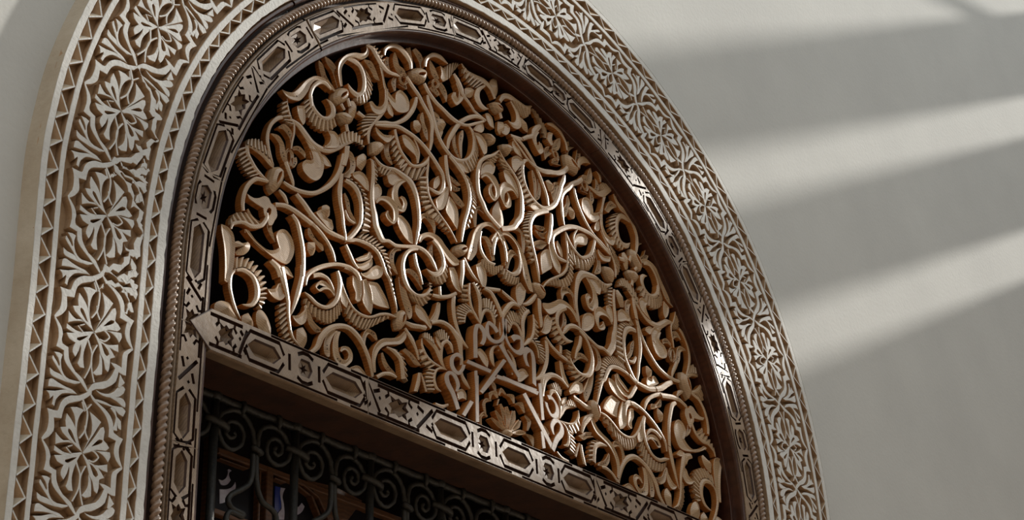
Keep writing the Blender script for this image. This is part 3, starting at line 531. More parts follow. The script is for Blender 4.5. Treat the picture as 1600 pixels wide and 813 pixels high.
["s","scroll_stem",1,[-4206,4841,-4164,4886,-4026,4702,-3954,4798,-3787,4707,-3749,4805,-3574,4744,-3516,4868,-3342,4707,-3239,4854,-3116,4633,-2954,4789,-2944,4443,-2782,4549,-2847,4167,-2706,4239,-2806,3864,-2678,3916,-2825,3640,-2698,3678,-2852,3545,-2726,3579,-2866,3412,-2740,3443,-2893,3228,-2825,3241
]],
["s","scroll_spiral",1,[-3194,4719,-3160,4673,-3429,4576,-3318,4523,-3592,4329,-3404,4362,-3619,4065,-3401,4183,-3488,3868,-3305,4040,-3220,3890,-3294,4000,-3117,4129,-3258,4077,-3191,4258,-3298,4162,-3302,4262,-3356,4177
]],
["p","scroll_leaf",1,[[-3766,4604,-3656,4727,-3432,4788,-3206,4750,-3149,4708,-3430,4569,-3569,4403,-3708,4411]
]],
["c","serrated_edge",1,[4,[-3990,4750,-3796,4766,-3601,4783],[-4029,4603,-3904,4536,-3738,4594]
]],
["c","serrated_edge",1,[6,[-4198,4793,-4179,4497,-4147,4230],[-4073,4737,-4028,4495,-4065,4242]
]],
["s","scroll_stem",1,[-4343,4723,-4324,4747,-4291,4681,-4211,4729,-4279,4348,-4157,4398,-4319,3903,-4184,3957,-4299,3584,-4139,3663,-4255,3385,-4069,3483,-4216,3157,-4019,3269,-4140,3031,-3956,3167,-3974,2858,-3845,3015,-3741,2936,-3697,3041,-3516,2916,-3482,3020,-3143,3031,-3135,3130,-2873,3119,-2844,3235,-2673,3133,-2592,3252,-2485,3070,-2382,3167,-2348,2936,-2233,3022,-2214,2828,-2167,2861
]],
["s","scroll_spiral",1,[-4093,3744,-4132,3759,-3963,3866,-3993,3959,-3792,3874,-3669,4066,-3624,3790,-3446,3920,-3588,3628,-3423,3677,-3605,3536,-3569,3447,-3663,3576,-3760,3479,-3728,3635,-3835,3578,-3735,3707,-3775,3699
]],
["p","scroll_leaf",1,[[-4160,4160,-4038,4253,-3941,4186,-3925,4063,-3979,3955,-4113,3773,-4183,3894]
]],
["p","scroll_leaf",1,[[-3423,3742,-3284,3776,-3086,3682,-2973,3511,-2929,3228,-3028,3211,-3196,3275,-3364,3423,-3435,3566]
]],
["s","scroll_leaf",1,[-2209,3767,-2253,3747,-2191,3986,-2328,3898,-2325,4178,-2482,3987,-2635,4095,-2574,3997,-2760,3864,-2649,3887,-2760,3618,-2689,3642
]],
["s","scroll_stem",1,[-5092,3859,-5024,3976,-4897,3831,-4791,3968,-4753,3740,-4610,3853,-4649,3548,-4518,3618,-4625,3293,-4492,3344,-4649,3048,-4523,3064,-4803,2816,-4677,2788,-4934,2651,-4854,2586,-5068,2565,-5030,2481
]],
["c","serrated_edge",1,[12,[-4927,3993,-4684,3923,-4520,3778,-4461,3526,-4482,3202,-4555,2860],[-4901,4046,-4551,3978,-4385,3811,-4272,3560,-4253,3229,-4316,2953]
]],
["c","serrated_edge",1,[14,[-4632,2719,-4366,2739,-4096,2717,-3905,2623,-3767,2425,-3628,2165],[-4502,2894,-4127,2956,-3909,2873,-3716,2695,-3617,2439,-3559,2086]
]],
["s","scroll_stem",1,[-5013,2454,-5032,2538,-4763,2580,-4762,2674,-4519,2630,-4477,2745,-4269,2629,-4192,2743,-4063,2557,-3964,2648,-3932,2387,-3819,2464,-3814,2183,-3715,2252,-3703,2082,-3606,2144,-3589,1819,-3496,1869,-3457,1500,-3404,1526,-3443,1406,-3416,1416
]],
["c","serrated_edge",1,[8,[-3740,2475,-3613,2106,-3501,1775],[-3658,2464,-3545,2089,-3460,1748]
]],
["p","scroll_leaf",1,[[-4851,4173,-4665,4294,-4503,4297,-4365,4162,-4347,3934,-4469,3948,-4660,4040,-4822,4079]
]],
["s","scroll_leaf",1,[-5043,3623,-5006,3648,-5004,3421,-4877,3498,-4932,3239,-4834,3307,-4793,3080,-4701,3156,-4682,3031,-4649,3060
]],
["s","scroll_stem",1,[-5070,3188,-5010,3232,-4972,3004,-4889,3087,-4767,2980,-4722,3049
]],
["p","scroll_leaf",1,[[-2256,5077,-2109,5250,-2066,5156,-2081,5038,-2199,4878,-2286,4865]
]],
["p","scroll_leaf",1,[[-2199,4611,-2053,4782,-1904,4999,-1785,5115,-1771,4941,-1847,4665,-1966,4462,-2142,4369,-2185,4462]
]],
["p","scroll_leaf",1,[[-1878,4475,-1757,4880,-1639,4838,-1462,4641,-1450,4334,-1497,4138,-1702,4301]
]],
["s","scroll_leaf",1,[-1742,5009,-1710,5045,-1647,4904,-1509,5047,-1524,4784,-1335,4973,-1322,4749,-1209,4870
]],
["s","scroll_leaf",1,[-1883,5376,-1801,5438,-1786,5195,-1663,5310,-1564,5103,-1468,5258,-1344,5195,-1328,5269
]],
["s","scroll_leaf",1,[-1711,5428,-1676,5464,-1622,5327,-1526,5439,-1429,5292,-1361,5395,-1308,5348,-1300,5368
]],
["s","scroll_stem",1,[-1936,5841,-1832,5890,-1937,5611,-1804,5677,-1879,5293,-1747,5364,-1814,5118,-1696,5182,-1756,4989,-1697,5020
]],
["s","scroll_stem",1,[-1796,5851,-1703,5949,-1535,5709,-1425,5816,-1302,5540,-1180,5638,-1174,5331,-1041,5411,-1134,5089,-997,5143,-1197,4758,-1064,4790,-1321,4397,-1190,4425,-1377,4141,-1259,4173,-1399,3864,-1334,3883
]],
["c","serrated_edge",1,[13,[-1300,5678,-1091,5492,-1003,5255,-991,5010,-1072,4662,-1197,4322],[-1058,5642,-909,5407,-821,5169,-824,4987,-981,4653,-1107,4291]
]],
["k","bud",1,[[-1367,3833,-1218,3841,-1153,3756,-1221,3620,-1370,3515,-1518,3507,-1582,3592,-1516,3727],1
]],
["s","swan_leaf",1,[-2708,3341,-2784,3341,-2611,3470,-2712,3536,-2448,3565,-2418,3705,-2243,3545,-2104,3709,-2055,3412,-1888,3563,-1871,3247,-1666,3448,-1676,3162,-1511,3404,-1478,3251,-1445,3370
]],
["s","scroll_stem",1,[-2364,3505,-2273,3594,-2179,3381,-2054,3483,-2065,3223,-1938,3295,-2046,3033,-1902,3075,-2117,2863,-2006,2836,-2234,2775,-2234,2668,-2381,2757,-2430,2687,-2513,2771,-2525,2758
]],
["s","scroll_leaf",1,[-2311,3469,-2268,3478,-2405,3280,-2261,3332,-2368,3090,-2241,3156,-2289,2925,-2178,2988,-2207,2835,-2174,2853
]],
["s","scroll_leaf",1,[-3305,2988,-3305,2925,-3506,2925,-3435,2862,-3658,2712,-3499,2740,-3644,2503,-3510,2572,-3543,2366,-3444,2438,-3424,2316,-3396,2340
]],
["s","scroll_stem",1,[-2809,3188,-2795,3109,-3058,3077,-2995,3006,-3254,2854,-3133,2848,-3343,2590,-3206,2628,-3334,2370,-3184,2440,-3281,2188,-3125,2287,-3133,2038,-3022,2141,-2910,1988,-2855,2081,-2682,2013,-2693,2114,-2453,2180,-2528,2215,-2380,2354,-2431,2355
]],
["c","serrated_edge",1,[9,[-3077,2052,-2855,1987,-2631,2046,-2462,2191,-2434,2370,-2462,2487],[-2910,1883,-2687,1817,-2463,1981,-2307,2226,-2320,2411,-2320,2518]
]],
["s","scroll_leaf",1,[-3368,2271,-3232,2338,-3337,2026,-3149,2124,-3271,1791,-3047,1921,-3167,1581,-2928,1715,-3087,1461,-2923,1534,-3039,1413,-2971,1437
]],
["s","scroll_leaf",1,[-3163,2471,-3163,2533,-3053,2484,-2996,2624,-2918,2466,-2795,2597,-2766,2377,-2666,2453,-2619,2255,-2588,2277
]],
["s","scroll_stem",1,[-2942,2982,-2831,3038,-2890,2741,-2768,2811,-2759,2559,-2673,2611,-2656,2349,-2607,2376
]],
["p","scroll_leaf",1,[[-4700,2198,-4544,2318,-4360,2429,-4295,2516,-4228,2521,-4252,2387,-4410,2266,-4620,2166]
]],
["p","scroll_leaf",1,[[-4685,2101,-4488,2175,-4252,2367,-4214,2485,-4170,2294,-4248,2162,-4432,2031,-4617,2024]
]],
["p","scroll_leaf",1,[[-4562,1901,-4352,2020,-4222,2172,-4063,2283,-3901,2291,-3872,2178,-3978,2015,-4217,1896,-4429,1869]
]],
["s","scroll_stem",1,[-5041,2379,-4947,2449,-4939,2232,-4833,2310,-4796,2060,-4705,2134,-4643,1979,-4591,2028
]],
["p","scroll_leaf",1,[[-4497,1294,-4475,1504,-4507,1777,-4389,1841,-4265,1601,-4181,1326,-4230,1087,-4363,1141]
]],
["p","scroll_leaf",1,[[-4322,1825,-4030,1891,-3894,1797,-3730,1610,-3647,1435,-3942,1371,-4182,1367,-4212,1600]
]],
["p","scroll_leaf",1,[[-4796,1773,-4664,1740,-4581,1547,-4550,1296,-4653,1218,-4719,1255,-4709,1400,-4804,1567]
]],
["c","serrated_edge",1,[7,[-2405,2699,-2234,2741,-2032,2880,-1945,3041,-1915,3204],[-2263,2602,-2091,2548,-1860,2707,-1801,2923,-1814,3155]
]],
["s","scroll_stem",1,[-2540,2759,-2526,2778,-2398,2683,-2355,2778,-2147,2757,-2206,2832,-1955,2983,-2051,3013
]],
["p","scroll_leaf",1,[[-1800,3074,-1624,3139,-1509,2988,-1452,2749,-1366,2609,-1542,2609,-1715,2761]
]],
["s","scroll_stem",1,[-1416,3391,-1268,3447,-1419,3088,-1271,3138,-1460,2834,-1313,2885,-1387,2707,-1343,2726
]],
["s","scroll_stem",1,[-2333,2175,-2308,2267,-2070,2216,-2058,2326,-1760,2339,-1791,2432,-1513,2506,-1571,2583
]],
["s","scroll_stem",1,[-1674,2435,-1528,2483,-1691,2170,-1545,2225,-1641,1883,-1513,1947,-1519,1626,-1409,1691,-1407,1444,-1293,1530,-1171,1346,-1125,1387
]],
["s","scroll_stem",1,[-2147,2482,-2047,2524,-2128,2277,-2028,2319
]],
["p","scroll_leaf",1,[[-2150,2113,-2050,2128,-2066,1912,-2181,1620,-2407,1583,-2237,1851]
]],
["s","scroll_stem",1,[-2328,1517,-2345,1573,-2075,1626,-2059,1735,-1852,1629,-1767,1744,-1654,1538,-1535,1647,-1494,1420,-1351,1505,-1456,1197,-1325,1247,-1442,995,-1326,1036
]],
["p","scroll_leaf",1,[[-2854,1799,-2659,1806,-2491,1678,-2350,1478,-2393,1380,-2575,1483,-2742,1507,-2881,1624]
]],
["s","scroll_stem",1,[-3166,1284,-3145,1318,-2987,1229,-2939,1342,-2732,1269,-2696,1392,-2538,1301,-2500,1413
]],
["s","scroll_stem",1,[-1728,1577,-1601,1672,-1561,1411,-1424,1494,-1473,1158,-1345,1217,-1442,946,-1312,992,-1457,733,-1342,775,-1413,591,-1303,654,-1335,479,-1210,573,-1134,397,-1097,426
]],
["c","serrated_edge",1,[8,[-1056,2339,-1190,2227,-1280,2088,-1282,1918],[-1202,2437,-1453,2283,-1542,2081,-1457,1857]
]],
["s","scroll_stem",1,[-721,2075,-748,2056,-834,2216,-898,2166,-944,2325,-1022,2232,-1149,2293,-1113,2224,-1291,2117,-1209,2124,-1311,1910,-1253,1925
]],
["c","serrated_edge",1,[4,[-1128,2485,-1139,2696,-1091,2952],[-1319,2438,-1346,2664,-1300,2854]
]],
["c","serrated_edge",1,[6,[-756,2531,-766,2809,-883,2963,-1047,2968],[-647,2743,-659,2935,-716,3089,-941,3050]
]],
["s","scroll_stem",1,[-1136,2936,-1077,2956,-1169,2683,-1080,2719,-1113,2396,-1026,2443,-958,2189,-891,2237,-765,2048,-734,2072
]],
["s","scroll_stem",1,[-1005,2993,-938,3042,-882,2818,-768,2889,-807,2594,-672,2654,-804,2319,-684,2363,-757,2057,-712,2074
]],
["c","serrated_edge",1,[7,[-622,2514,-501,2557,-321,2512,-264,2359],[-647,2743,-435,2820,-225,2720,-125,2473]
]],
["s","scroll_stem",1,[-701,2117,-736,2110,-599,2355,-710,2348,-518,2454,-546,2551,-399,2457,-304,2546,-323,2327,-205,2391,-260,2207,-214,2227
]],
["s","scroll_stem",1,[-1303,3492,-1221,3550,-1169,3295,-1062,3375,-982,3144,-896,3220,-759,3086,-733,3114
]],
["p","scroll_leaf",1,[[-874,3491,-691,3626,-543,3483,-502,3255,-552,3040,-672,3018,-818,3248]
]],
["s","scroll_stem",1,[-641,2953,-584,3039,-419,2929,-324,3019,-227,2721,-100,2807,-76,2499,43,2565,-5,2241,111,2293,11,2068,127,2101,-61,1819,52,1825,-185,1624,-136,1615
]],
["s","scroll_stem",1,[-562,2998,-541,3081,-320,3037,-296,3154,-39,3127,-24,3221
]],
["s","scroll_stem",1,[-2681,1067,-2659,1076,-2696,870,-2616,914,-2551,685,-2482,742,-2318,591,-2270,657,-1908,587,-1892,614
]],
["c","serrated_edge",1,[4,[-2642,876,-2544,704,-2350,606,-2238,571],[-2725,807,-2710,588,-2544,480,-2406,445]
]],
["s","scroll_stem",1,[-1868,613,-1876,586,-2104,594,-2092,538,-2282,440,-2195,437,-2329,224,-2232,259,-2254,51,-2169,113,-2086,23,-2058,55
]],
["c","serrated_edge",1,[6,[-2266,490,-2322,309,-2323,147,-2268,-23],[-2433,476,-2544,278,-2531,80,-2489,-68]
]],
["s","scroll_stem",1,[-2616,1135,-2585,1179,-2480,1078,-2385,1186,-2268,974,-2149,1070,-2133,801,-2003,885,-1995,648,-1918,700,-1870,584,-1846,603
]],
["c","serrated_edge",1,[5,[-2600,1116,-2433,1121,-2265,1065],[-2573,1249,-2405,1286,-2264,1169]
]],
["p","scroll_leaf",1,[[-2236,1261,-2123,1217,-2039,1100,-2068,1008,-2208,1126]
]],
["c","serrated_edge",1,[6,[-2067,1236,-1953,1296,-1810,1302],[-2151,1415,-1951,1557,-1723,1436]
]],
["s","scroll_stem",1,[-1964,674,-2006,656,-1983,914,-2068,883,-1943,1136,-2077,1125,-1861,1234,-1874,1332,-1775,1210,-1675,1286,-1675,1073,-1634,1096
]],
["s","scroll_stem",1,[-3202,1123,-3157,1161,-3008,938,-2910,1008,-2895,740,-2803,791,-2785,559,-2746,580
]],
["s","scroll_stem",1,[-2778,245,-2696,266,-2831,33,-2697,58,-2911,-215,-2780,-199
]],
["s","scroll_stem",1,[-2698,264,-2667,282,-2633,81,-2566,116,-2550,-120,-2483,-85
]],
["p","scroll_leaf",1,[[-911,1376,-762,1489,-586,1422,-485,1265,-518,1095,-650,1147,-824,1299]
]],
["s","scroll_stem",1,[-176,1781,-143,1732,-356,1677,-269,1648,-465,1491,-316,1526,-453,1308,-305,1376,-322,1188,-293,1204
]],
["b","interlace_strap",1,[-932,1180,-1073,1132,-933,1474,-1075,1426,-928,1789,-1070,1750,-878,1937,-984,1968,-879,1913,-776,2021,-780,1830,-642,1907,-775,1685,-635,1715,-855,1543,-726,1544
]],
["b","interlace_strap",1,[-203,2066,-314,1982,-311,2168,-413,2067,-549,2200,-533,2103,-671,1995,-537,2030,-657,1830,-527,1903,-536,1722,-442,1824,-316,1720,-303,1820,-83,1857,-170,1893,43,2073,-75,2055,92,2337,-19,2303,80,2469,-31,2424
]],
["b","interlace_strap",1,[-1431,1052,-1506,950,-1612,1076,-1613,976,-1830,904,-1710,897,-1859,698,-1724,759,-1754,565,-1649,663,-1544,565,-1573,652,-1393,735,-1493,744,-1343,864,-1454,852
]],
["b","interlace_strap",1,[-1529,-202,-1659,-272,-1678,102,-1815,19,-1842,294,-1988,208,-1883,420,-2029,382,-1860,468,-1910,543,-1787,482,-1699,581,-1689,389,-1572,460,-1651,276,-1526,313,-1679,151,-1615,156
]],
["b","star_bar",0,[-1309,931,-1254,1037,-519,945,-462,1053
]],
["b","star_bar",0,[-726,439,-835,461,54,1425,-57,1446
]],
["b","star_bar",0,[-212,1717,-107,1797,431,1136,555,1226
]],
["b","star_bar",0,[-323,897,-273,1004,1047,985,1100,1095
]],
["b","star_bar",0,[-1045,836,-940,876,-1018,372,-895,416
]],
["b","star_bar",0,[-1025,723,-902,764,-1027,-357,-905,-319
]],
["b","star_bar",0,[-413,936,-301,904,-879,410,-769,378
]],
["b","star_bar",0,[-1195,97,-1071,84,-1471,-315,-1349,-329
]],
["b","star_bar",0,[-132,925,-71,1038,1103,938,1168,1052
]],
["b","star_bar",0,[573,794,701,879,1538,-229,1668,-145
]],
["b","star_bar",0,[1145,1241,1272,1289,1228,380,1341,421
]],
["b","star_bar",0,[1186,92,1298,134,1233,-300,1357,-254
]],
["s","shell_rib",0,[39,-193,-4,-236,-96,-80,-221,-208,-397,-32,-447,-86
]],
["s","shell_rib",0,[69,-172,27,-197,14,20,-148,-86,-241,184,-299,144
]],
["s","shell_rib",0,[101,-146,56,-164,115,162,-62,78,-75,389,-146,350
]],
["s","shell_rib",0,[131,-161,86,-171,267,155,55,85,151,395,47,349
]],
["s","shell_rib",0,[227,-138,171,-140,430,145,223,113,418,374,297,343
]],
["s","shell_rib",0,[247,-182,209,-162,536,-7,352,44,609,185,502,192
]],
["s","shell_rib",0,[258,-225,256,-184,528,-185,533,-38,742,-80,748,-36
]],
["k","bud",0,[[-42,-232,79,-155,228,-172,285,-258,163,-357,-15,-327],0
]],
["s","shell_rim",0,[-691,-314,-749,-336,-689,-129,-803,-147,-618,-57,-635,40,-530,-67,-490,-23
]],
["s","shell_rim",0,[-539,12,-597,-14,-563,225,-681,193,-498,306,-565,377,-372,361,-365,404
]],
["s","shell_rim",0,[-405,390,-450,379,-350,513,-469,537,-309,525,-211,663,-200,478,-146,514
]],
["s","shell_rim",0,[-99,574,-154,573,-37,665,-58,784,79,645,123,688
]],
["s","shell_rim",0,[151,663,172,709,271,638,416,764,376,537,435,567
]],
["s","shell_rim",0,[429,517,430,560,548,530,680,662,708,406,765,440
]],
["s","shell_rim",0,[733,347,785,386,826,230,979,296,809,28,870,39
]],
["s","shell_rim",0,[788,-83,823,-38,907,-146,1070,-33,1026,-291,1071,-271
]],
["s","shell_rim",0,[-142,490,-84,498,-193,327,-149,332
]],
["s","shell_rim",0,[-382,811,-305,869,-326,722,-185,804,-228,611,-184,632
]],
["p","scroll_leaf",1,[[-1575,196,-1403,313,-1260,256,-1248,95,-1377,96,-1520,10]
]],
["s","scroll_stem",1,[-2272,-345,-2233,-257,-2035,-343,-2025,-240,-1820,-220,-1847,-160
]],
["s","scroll_stem",1,[-20,6803,10,6789,-229,6624,-171,6566,-522,6439,-450,6367,-742,6208,-609,6204,-849,5911,-696,5957,-870,5615,-716,5684,-827,5302,-677,5390,-674,5082,-531,5184,-543,4919,-423,5020,-293,4780,-184,4889,-76,4693,29,4804
]],
["c","serrated_edge",1,[5,[-455,6358,-265,6485,-39,6711],[-205,6358,-76,6483,25,6750]
]],
["p","scroll_leaf",1,[[-682,5833,-647,6079,-488,6285,-267,6379,-143,6314,-178,6160,-275,6038,-493,6004]
]],
["s","scroll_spiral",1,[-633,5790,-671,5810,-495,5899,-493,6016,-360,5867,-193,6045,-198,5734,-17,5853,-166,5573,4,5620,-193,5499,-196,5371,-252,5547,-382,5453,-297,5666,-406,5628,-244,5795,-316,5789
]],
["s","scroll_leaf",1,[-805,4481,-881,4449,-778,4759,-930,4702,-761,4914,-880,4935,-675,4943,-596,5099,-514,4916,-453,4976
]],
["s","swan_leaf",1,[-1001,3556,-1165,3548,-816,3818,-1103,3776,-770,4069,-1020,4017,-688,4334,-912,4316,-591,4531,-696,4600,-383,4658,-347,4783,-147,4633,-27,4754,24,4463,167,4567,179,4256,312,4346
]],
["s","scroll_leaf",1,[-642,4281,-625,4319,-526,4262,-404,4380,-390,4086,-242,4177,-291,3819,-169,3883
]],
["s","scroll_stem",1,[-184,4463,-63,4488,-268,4201,-145,4235,-266,3973,-188,4000
]],
["s","scroll_stem",1,[-707,4411,-616,4437,-755,4141,-669,4175,-713,3875,-599,3951,-490,3700,-402,3796,-234,3694,-170,3807
]],
["c","serrated_edge",1,[8,[-629,3738,-448,3673,-203,3698,-16,3813],[-662,3570,-391,3473,-177,3497,28,3717]
]],
["p","seed_drop",0,[[-168,5232,26,5517,116,5346,204,5082,165,4815,7,4730,-178,4771,-204,4988]
]],
["p","scroll_leaf",1,[[-728,6743,-477,6828,-450,6629,-532,6395,-638,6548]
]],
["p","scroll_leaf",1,[[-703,7257,-546,7303,-502,7156,-614,7013,-894,6972]
]],
["p","scroll_leaf",1,[[-896,6889,-678,6938,-462,6796,-451,6543,-562,6441,-744,6674]
]],
["k","bud",1,[[-551,7040,-330,7113,-126,7036,-145,6909,-336,6803,-427,6952],0]]],"pl":[["rosette",[2,8,105,79,238,139,368,196,449,253,523,329,585,414,454,430,346,404,308,523,224,466,135,301,55,137],[[331,350,314,295,238,233,122,159,132,203,209,295,278,358]
]],
["rosette",[715,348,761,204,752,41,659,112,543,154,397,164,238,139,368,196,513,216,623,260],[
]],
["rosette",[926,129,877,92,806,41,737,3,672,-9,606,-9,542,-5,486,-2,436,5,388,18,331,48,273,86,232,114,221,83,262,55,323,15,385,-17,440,-33,494,-40,551,-43,616,-47,686,-48,757,-34,831,5,902,58,952,95],[
]],
["rosette",[485,8,451,4,402,-2,354,-15,311,-39,271,-69,243,-90,266,-120,294,-99,333,-70,373,-48,417,-36,464,-30,497,-27],[
]],
["rosette",[769,-77,717,-218,654,-355,508,-277,375,-209,270,-149,26,-23,248,-111,376,-165,545,-164,682,-121],[
]],
["rosette",[0,4,229,-153,411,-266,537,-335,575,-396,503,-433,347,-423,305,-497,240,-563,167,-489,130,-292,34,-121,-18,-17],[[156,-170,243,-241,327,-324,331,-400,286,-394,212,-284]
]],
["rosette",[-16,-44,4,-71,30,-108,51,-143,64,-173,73,-200,73,-227,59,-264,35,-304,13,-330,1,-336,-7,-333,-23,-322,-46,-303,-71,-277,-87,-252,-90,-219,-86,-180,-83,-151,-114,-136,-117,-166,-122,-209,-116,-254,-93,-294,-62,-326,-35,-349,-12,-365,13,-371,37,-360,62,-330,88,-287,104,-244,104,-205,93,-169,77,-134,54,-94,26,-55,7,-28],[
]],
["rosette",[101,-234,129,-372,153,-490,170,-600,94,-626,-24,-576,34,-521,81,-436,105,-334],[
]],
["rosette",[3,0,-101,-144,-142,-296,-108,-433,-59,-559,-198,-581,-197,-481,-176,-369,-235,-444,-317,-522,-362,-436,-386,-414,-525,-421,-635,-397,-604,-328,-456,-275,-353,-187,-192,-123,-59,-21],[[-158,-175,-169,-239,-242,-345,-306,-379,-357,-336,-331,-278,-242,-222]
]],
["rosette",[-345,-186,-433,-244,-589,-274,-718,-280,-777,-157,-751,-76,-644,-155,-532,-194,-419,-187],[
]],
["rosette",[-206,129,-229,117,-262,100,-297,81,-332,60,-367,38,-407,22,-456,14,-511,12,-565,13,-615,18,-664,26,-718,41,-787,68,-862,103,-915,128,-919,97,-866,72,-790,37,-718,8,-661,-8,-610,-16,-558,-21,-501,-22,-444,-20,-392,-11,-348,6,-311,29,-277,49,-242,68,-209,85,-186,97],[
]],
["rosette",[-215,-80,-256,-59,-316,-29,-374,-5,-420,9,-465,17,-518,18,-587,11,-665,-2,-739,-19,-812,-43,-881,-72,-929,-92,-912,-124,-864,-104,-795,-76,-724,-52,-651,-35,-575,-23,-508,-16,-459,-18,-418,-25,-375,-38,-319,-61,-261,-90,-220,-111],[
]],
["rosette",[-8,13,-182,95,-348,147,-504,171,-644,148,-729,121,-744,216,-688,283,-560,244,-394,236,-326,257,-458,283,-588,343,-524,408,-435,411,-332,372,-305,510,-212,587,-151,371,-66,184],[[-117,111,-149,196,-232,353,-267,350,-270,285,-191,182]
]],
["rosette",[195,599,140,516,101,415,135,301,100,200,93,317,44,468,-13,578],[
]],
["rosette",[-39,604,-76,494,-101,376,-74,223,13,5,-32,1,-157,331,-155,487,-130,605],[
]],
["rosette",[-17,366,-25,356,-36,342,-49,323,-66,297,-85,268,-98,246,-77,227,-63,249,-45,278,-28,304,-16,322,-4,336,3,346],[
]],
["rosette",[3,315,19,285,42,243,59,213,79,221,62,251,39,293,22,323],[
]],
["medallion_ribbon",[1158,-67,1101,18,981,186,931,359,845,488,741,566,647,595,578,622,562,713,559,848,457,799,312,784,155,807,9,897,-95,838,-198,780,-353,755,-527,782,-554,610,-705,585,-806,498,-916,334,-1025,170,-1136,33,-1103,11,-934,140,-847,322,-710,451,-610,495,-463,518,-434,651,-345,679,-260,668,-158,707,-93,762,-10,856,79,741,207,658,323,660,432,681,464,519,578,505,690,473,782,384,882,176,972,45,1092,-74],[
]],
["medallion_ribbon",[1120,-11,986,-113,902,-282,816,-401,724,-480,589,-533,437,-536,412,-710,303,-689,184,-689,68,-750,-27,-870,-30,-911,98,-839,219,-798,341,-802,491,-867,544,-648,703,-614,828,-532,910,-403,988,-214,1092,-74],[
]],
["medallion_ribbon",[-27,-870,-20,-914,-54,-913,-164,-811,-317,-803,-573,-811,-581,-735,-562,-637,-748,-600,-882,-463,-978,-313,-1020,-180,-1129,-15,-1124,21,-985,-59,-921,-131,-797,-395,-648,-501,-516,-549,-438,-433,-429,-562,-453,-694,-305,-687,-156,-709],[
]],
["palmette_leaf",[-644,820,-623,708,-641,630,-743,654,-881,628,-987,557,-1029,438,-1005,210,-1026,198,-1074,299,-1092,432,-1065,549,-966,644,-849,779,-774,848,-713,831,-790,748,-866,683,-830,671,-731,716],[
]],
["palmette_leaf",[-949,863,-989,765,-997,641,-1037,513,-1080,395,-1073,280,-1098,450,-1096,622,-1088,774,-1054,843],[
]],
["palmette_leaf",[-1127,779,-1159,653,-1183,499,-1191,345,-1244,235,-1249,378,-1235,513,-1248,682,-1290,865,-1203,865,-1148,843],[
]],
["palmette_leaf",[-1371,903,-1322,712,-1244,531,-1223,381,-1242,254,-1276,413,-1327,560,-1420,645,-1496,684,-1594,693,-1580,751,-1449,736,-1421,749,-1494,806,-1415,833],[
]],
["palmette_leaf",[-1033,-171,-1053,-300,-1026,-456,-939,-587,-820,-676,-785,-773,-822,-827,-903,-807,-1012,-693,-1078,-520,-1096,-344,-1069,-224],[
]],
["palmette_leaf",[-595,-666,-720,-792,-847,-678,-832,-647,-730,-658],[
]],
["palmette_leaf",[-1083,-481,-1020,-693,-1030,-794,-1097,-844,-1165,-836,-1162,-766,-1110,-642],[
]],
["palmette_leaf",[-1236,-103,-1198,-235,-1197,-412,-1213,-571,-1175,-787,-1228,-871,-1340,-825,-1323,-720,-1270,-636,-1243,-554,-1243,-396,-1246,-240],[
]],
["palmette_leaf",[-1240,-554,-1270,-636,-1382,-685,-1435,-779,-1591,-799,-1579,-732,-1493,-695,-1632,-717,-1650,-591,-1542,-640,-1407,-658,-1339,-612,-1271,-517],[
]],
["palmette_leaf",[-1343,126,-1391,103,-1456,71,-1504,47,-1486,16,-1439,39,-1373,71,-1326,95],[
]],
["palmette_leaf",[-1321,-89,-1367,-55,-1431,-8,-1477,26,-1486,2,-1440,-32,-1377,-79,-1330,-113],[]]],"gr":{"left":[1070,-2296,1042,-2154,986,-1902,826,-1715,629,-1624,398,-1662,163,-1818,84,-2025,129,-2227,252,-2405,485,-2458,720,-2283,758,-2038,622,-1885,411,-1892,292,-2018,310,-2173,431,-2236,544,-2152,506,-2087],"leftlow":[1039,-2356,1041,-2721,979,-3002,778,-3189,536,-3353,442,-3508,553,-3639,846,-3674,787,-3738,515,-3714,419,-3835,410,-4029],"right":[1148,-2307,1141,-2158,1179,-1885,1345,-1726,1605,-1671,1829,-1750,1979,-1945,2030,-2100,1940,-2295,1692,-2434,1471,-2364,1389,-2193,1445,-2001,1615,-1899,1794,-1965,1792,-2135,1682,-2228,1592,-2167,1645,-2070],"rightlow":[1124,-2331,1137,-2760,1195,-3073,1334,-3298,1552,-3370,1686,-3466,1739,-3681],"hook1":[661,-1428,610,-1512,694,-1654,719,-1478,658,-1378],"hook2":[1616,-1438,1672,-1695],"collar":[1072,-2329],"barcollar":[-18,-2056],"sh":[[-0.662,-0.1917,-0.6602,-0.3702,0.0207],[-0.6486,-0.2154,-0.1159,-0.2214,0.0126],[-0.6419,-0.2218,-0.5664,-0.222,0.0025],[-0.6414,-0.2301,-0.5659,-0.2303,0.0025],[-0.5316,-0.2147,-0.5322,-0.3365,0.0061],[-0.5086,-0.2115,-0.5084,-0.3302,0.0184],[-0.4935,-0.221,-0.4619,-0.2217,0.0026],[-0.4931,-0.2298,-0.4616,-0.2305,0.0026],[-0.6515,-0.3411,-0.5601,-0.3421,0.0117],[-0.4439,-0.2207,-0.3882,-0.2382,0.0041],[-0.4303,-0.2169,-0.3674,-0.2377,0.0029],[-0.3882,-0.2382,-0.3541,-0.2896,0.0049],[-0.2249,-0.2254,-0.1509,-0.2253,0.0038]],"shp":[[-4024,-2083,-3185,-1989,-2366,-2083,-2788,-2630,-3351,-2779,-3643,-2396]],"gl":[["pale",[-6307,-2680,-6222,-2681,-6130,-2613,-6091,-2544,-6074,-2471,-6088,-2416,-6046,-2396,-5980,-2411,-6042,-2462,-6049,-2532,-5997,-2610,-6060,-2703,-6143,-2759,-6249,-2764
]],
["pale",[-6274,-2879,-6096,-2830,-5951,-2740,-5872,-2617,-5855,-2713,-5902,-2843,-5983,-2933,-6061,-3054,-6163,-3132,-6256,-3173
]],
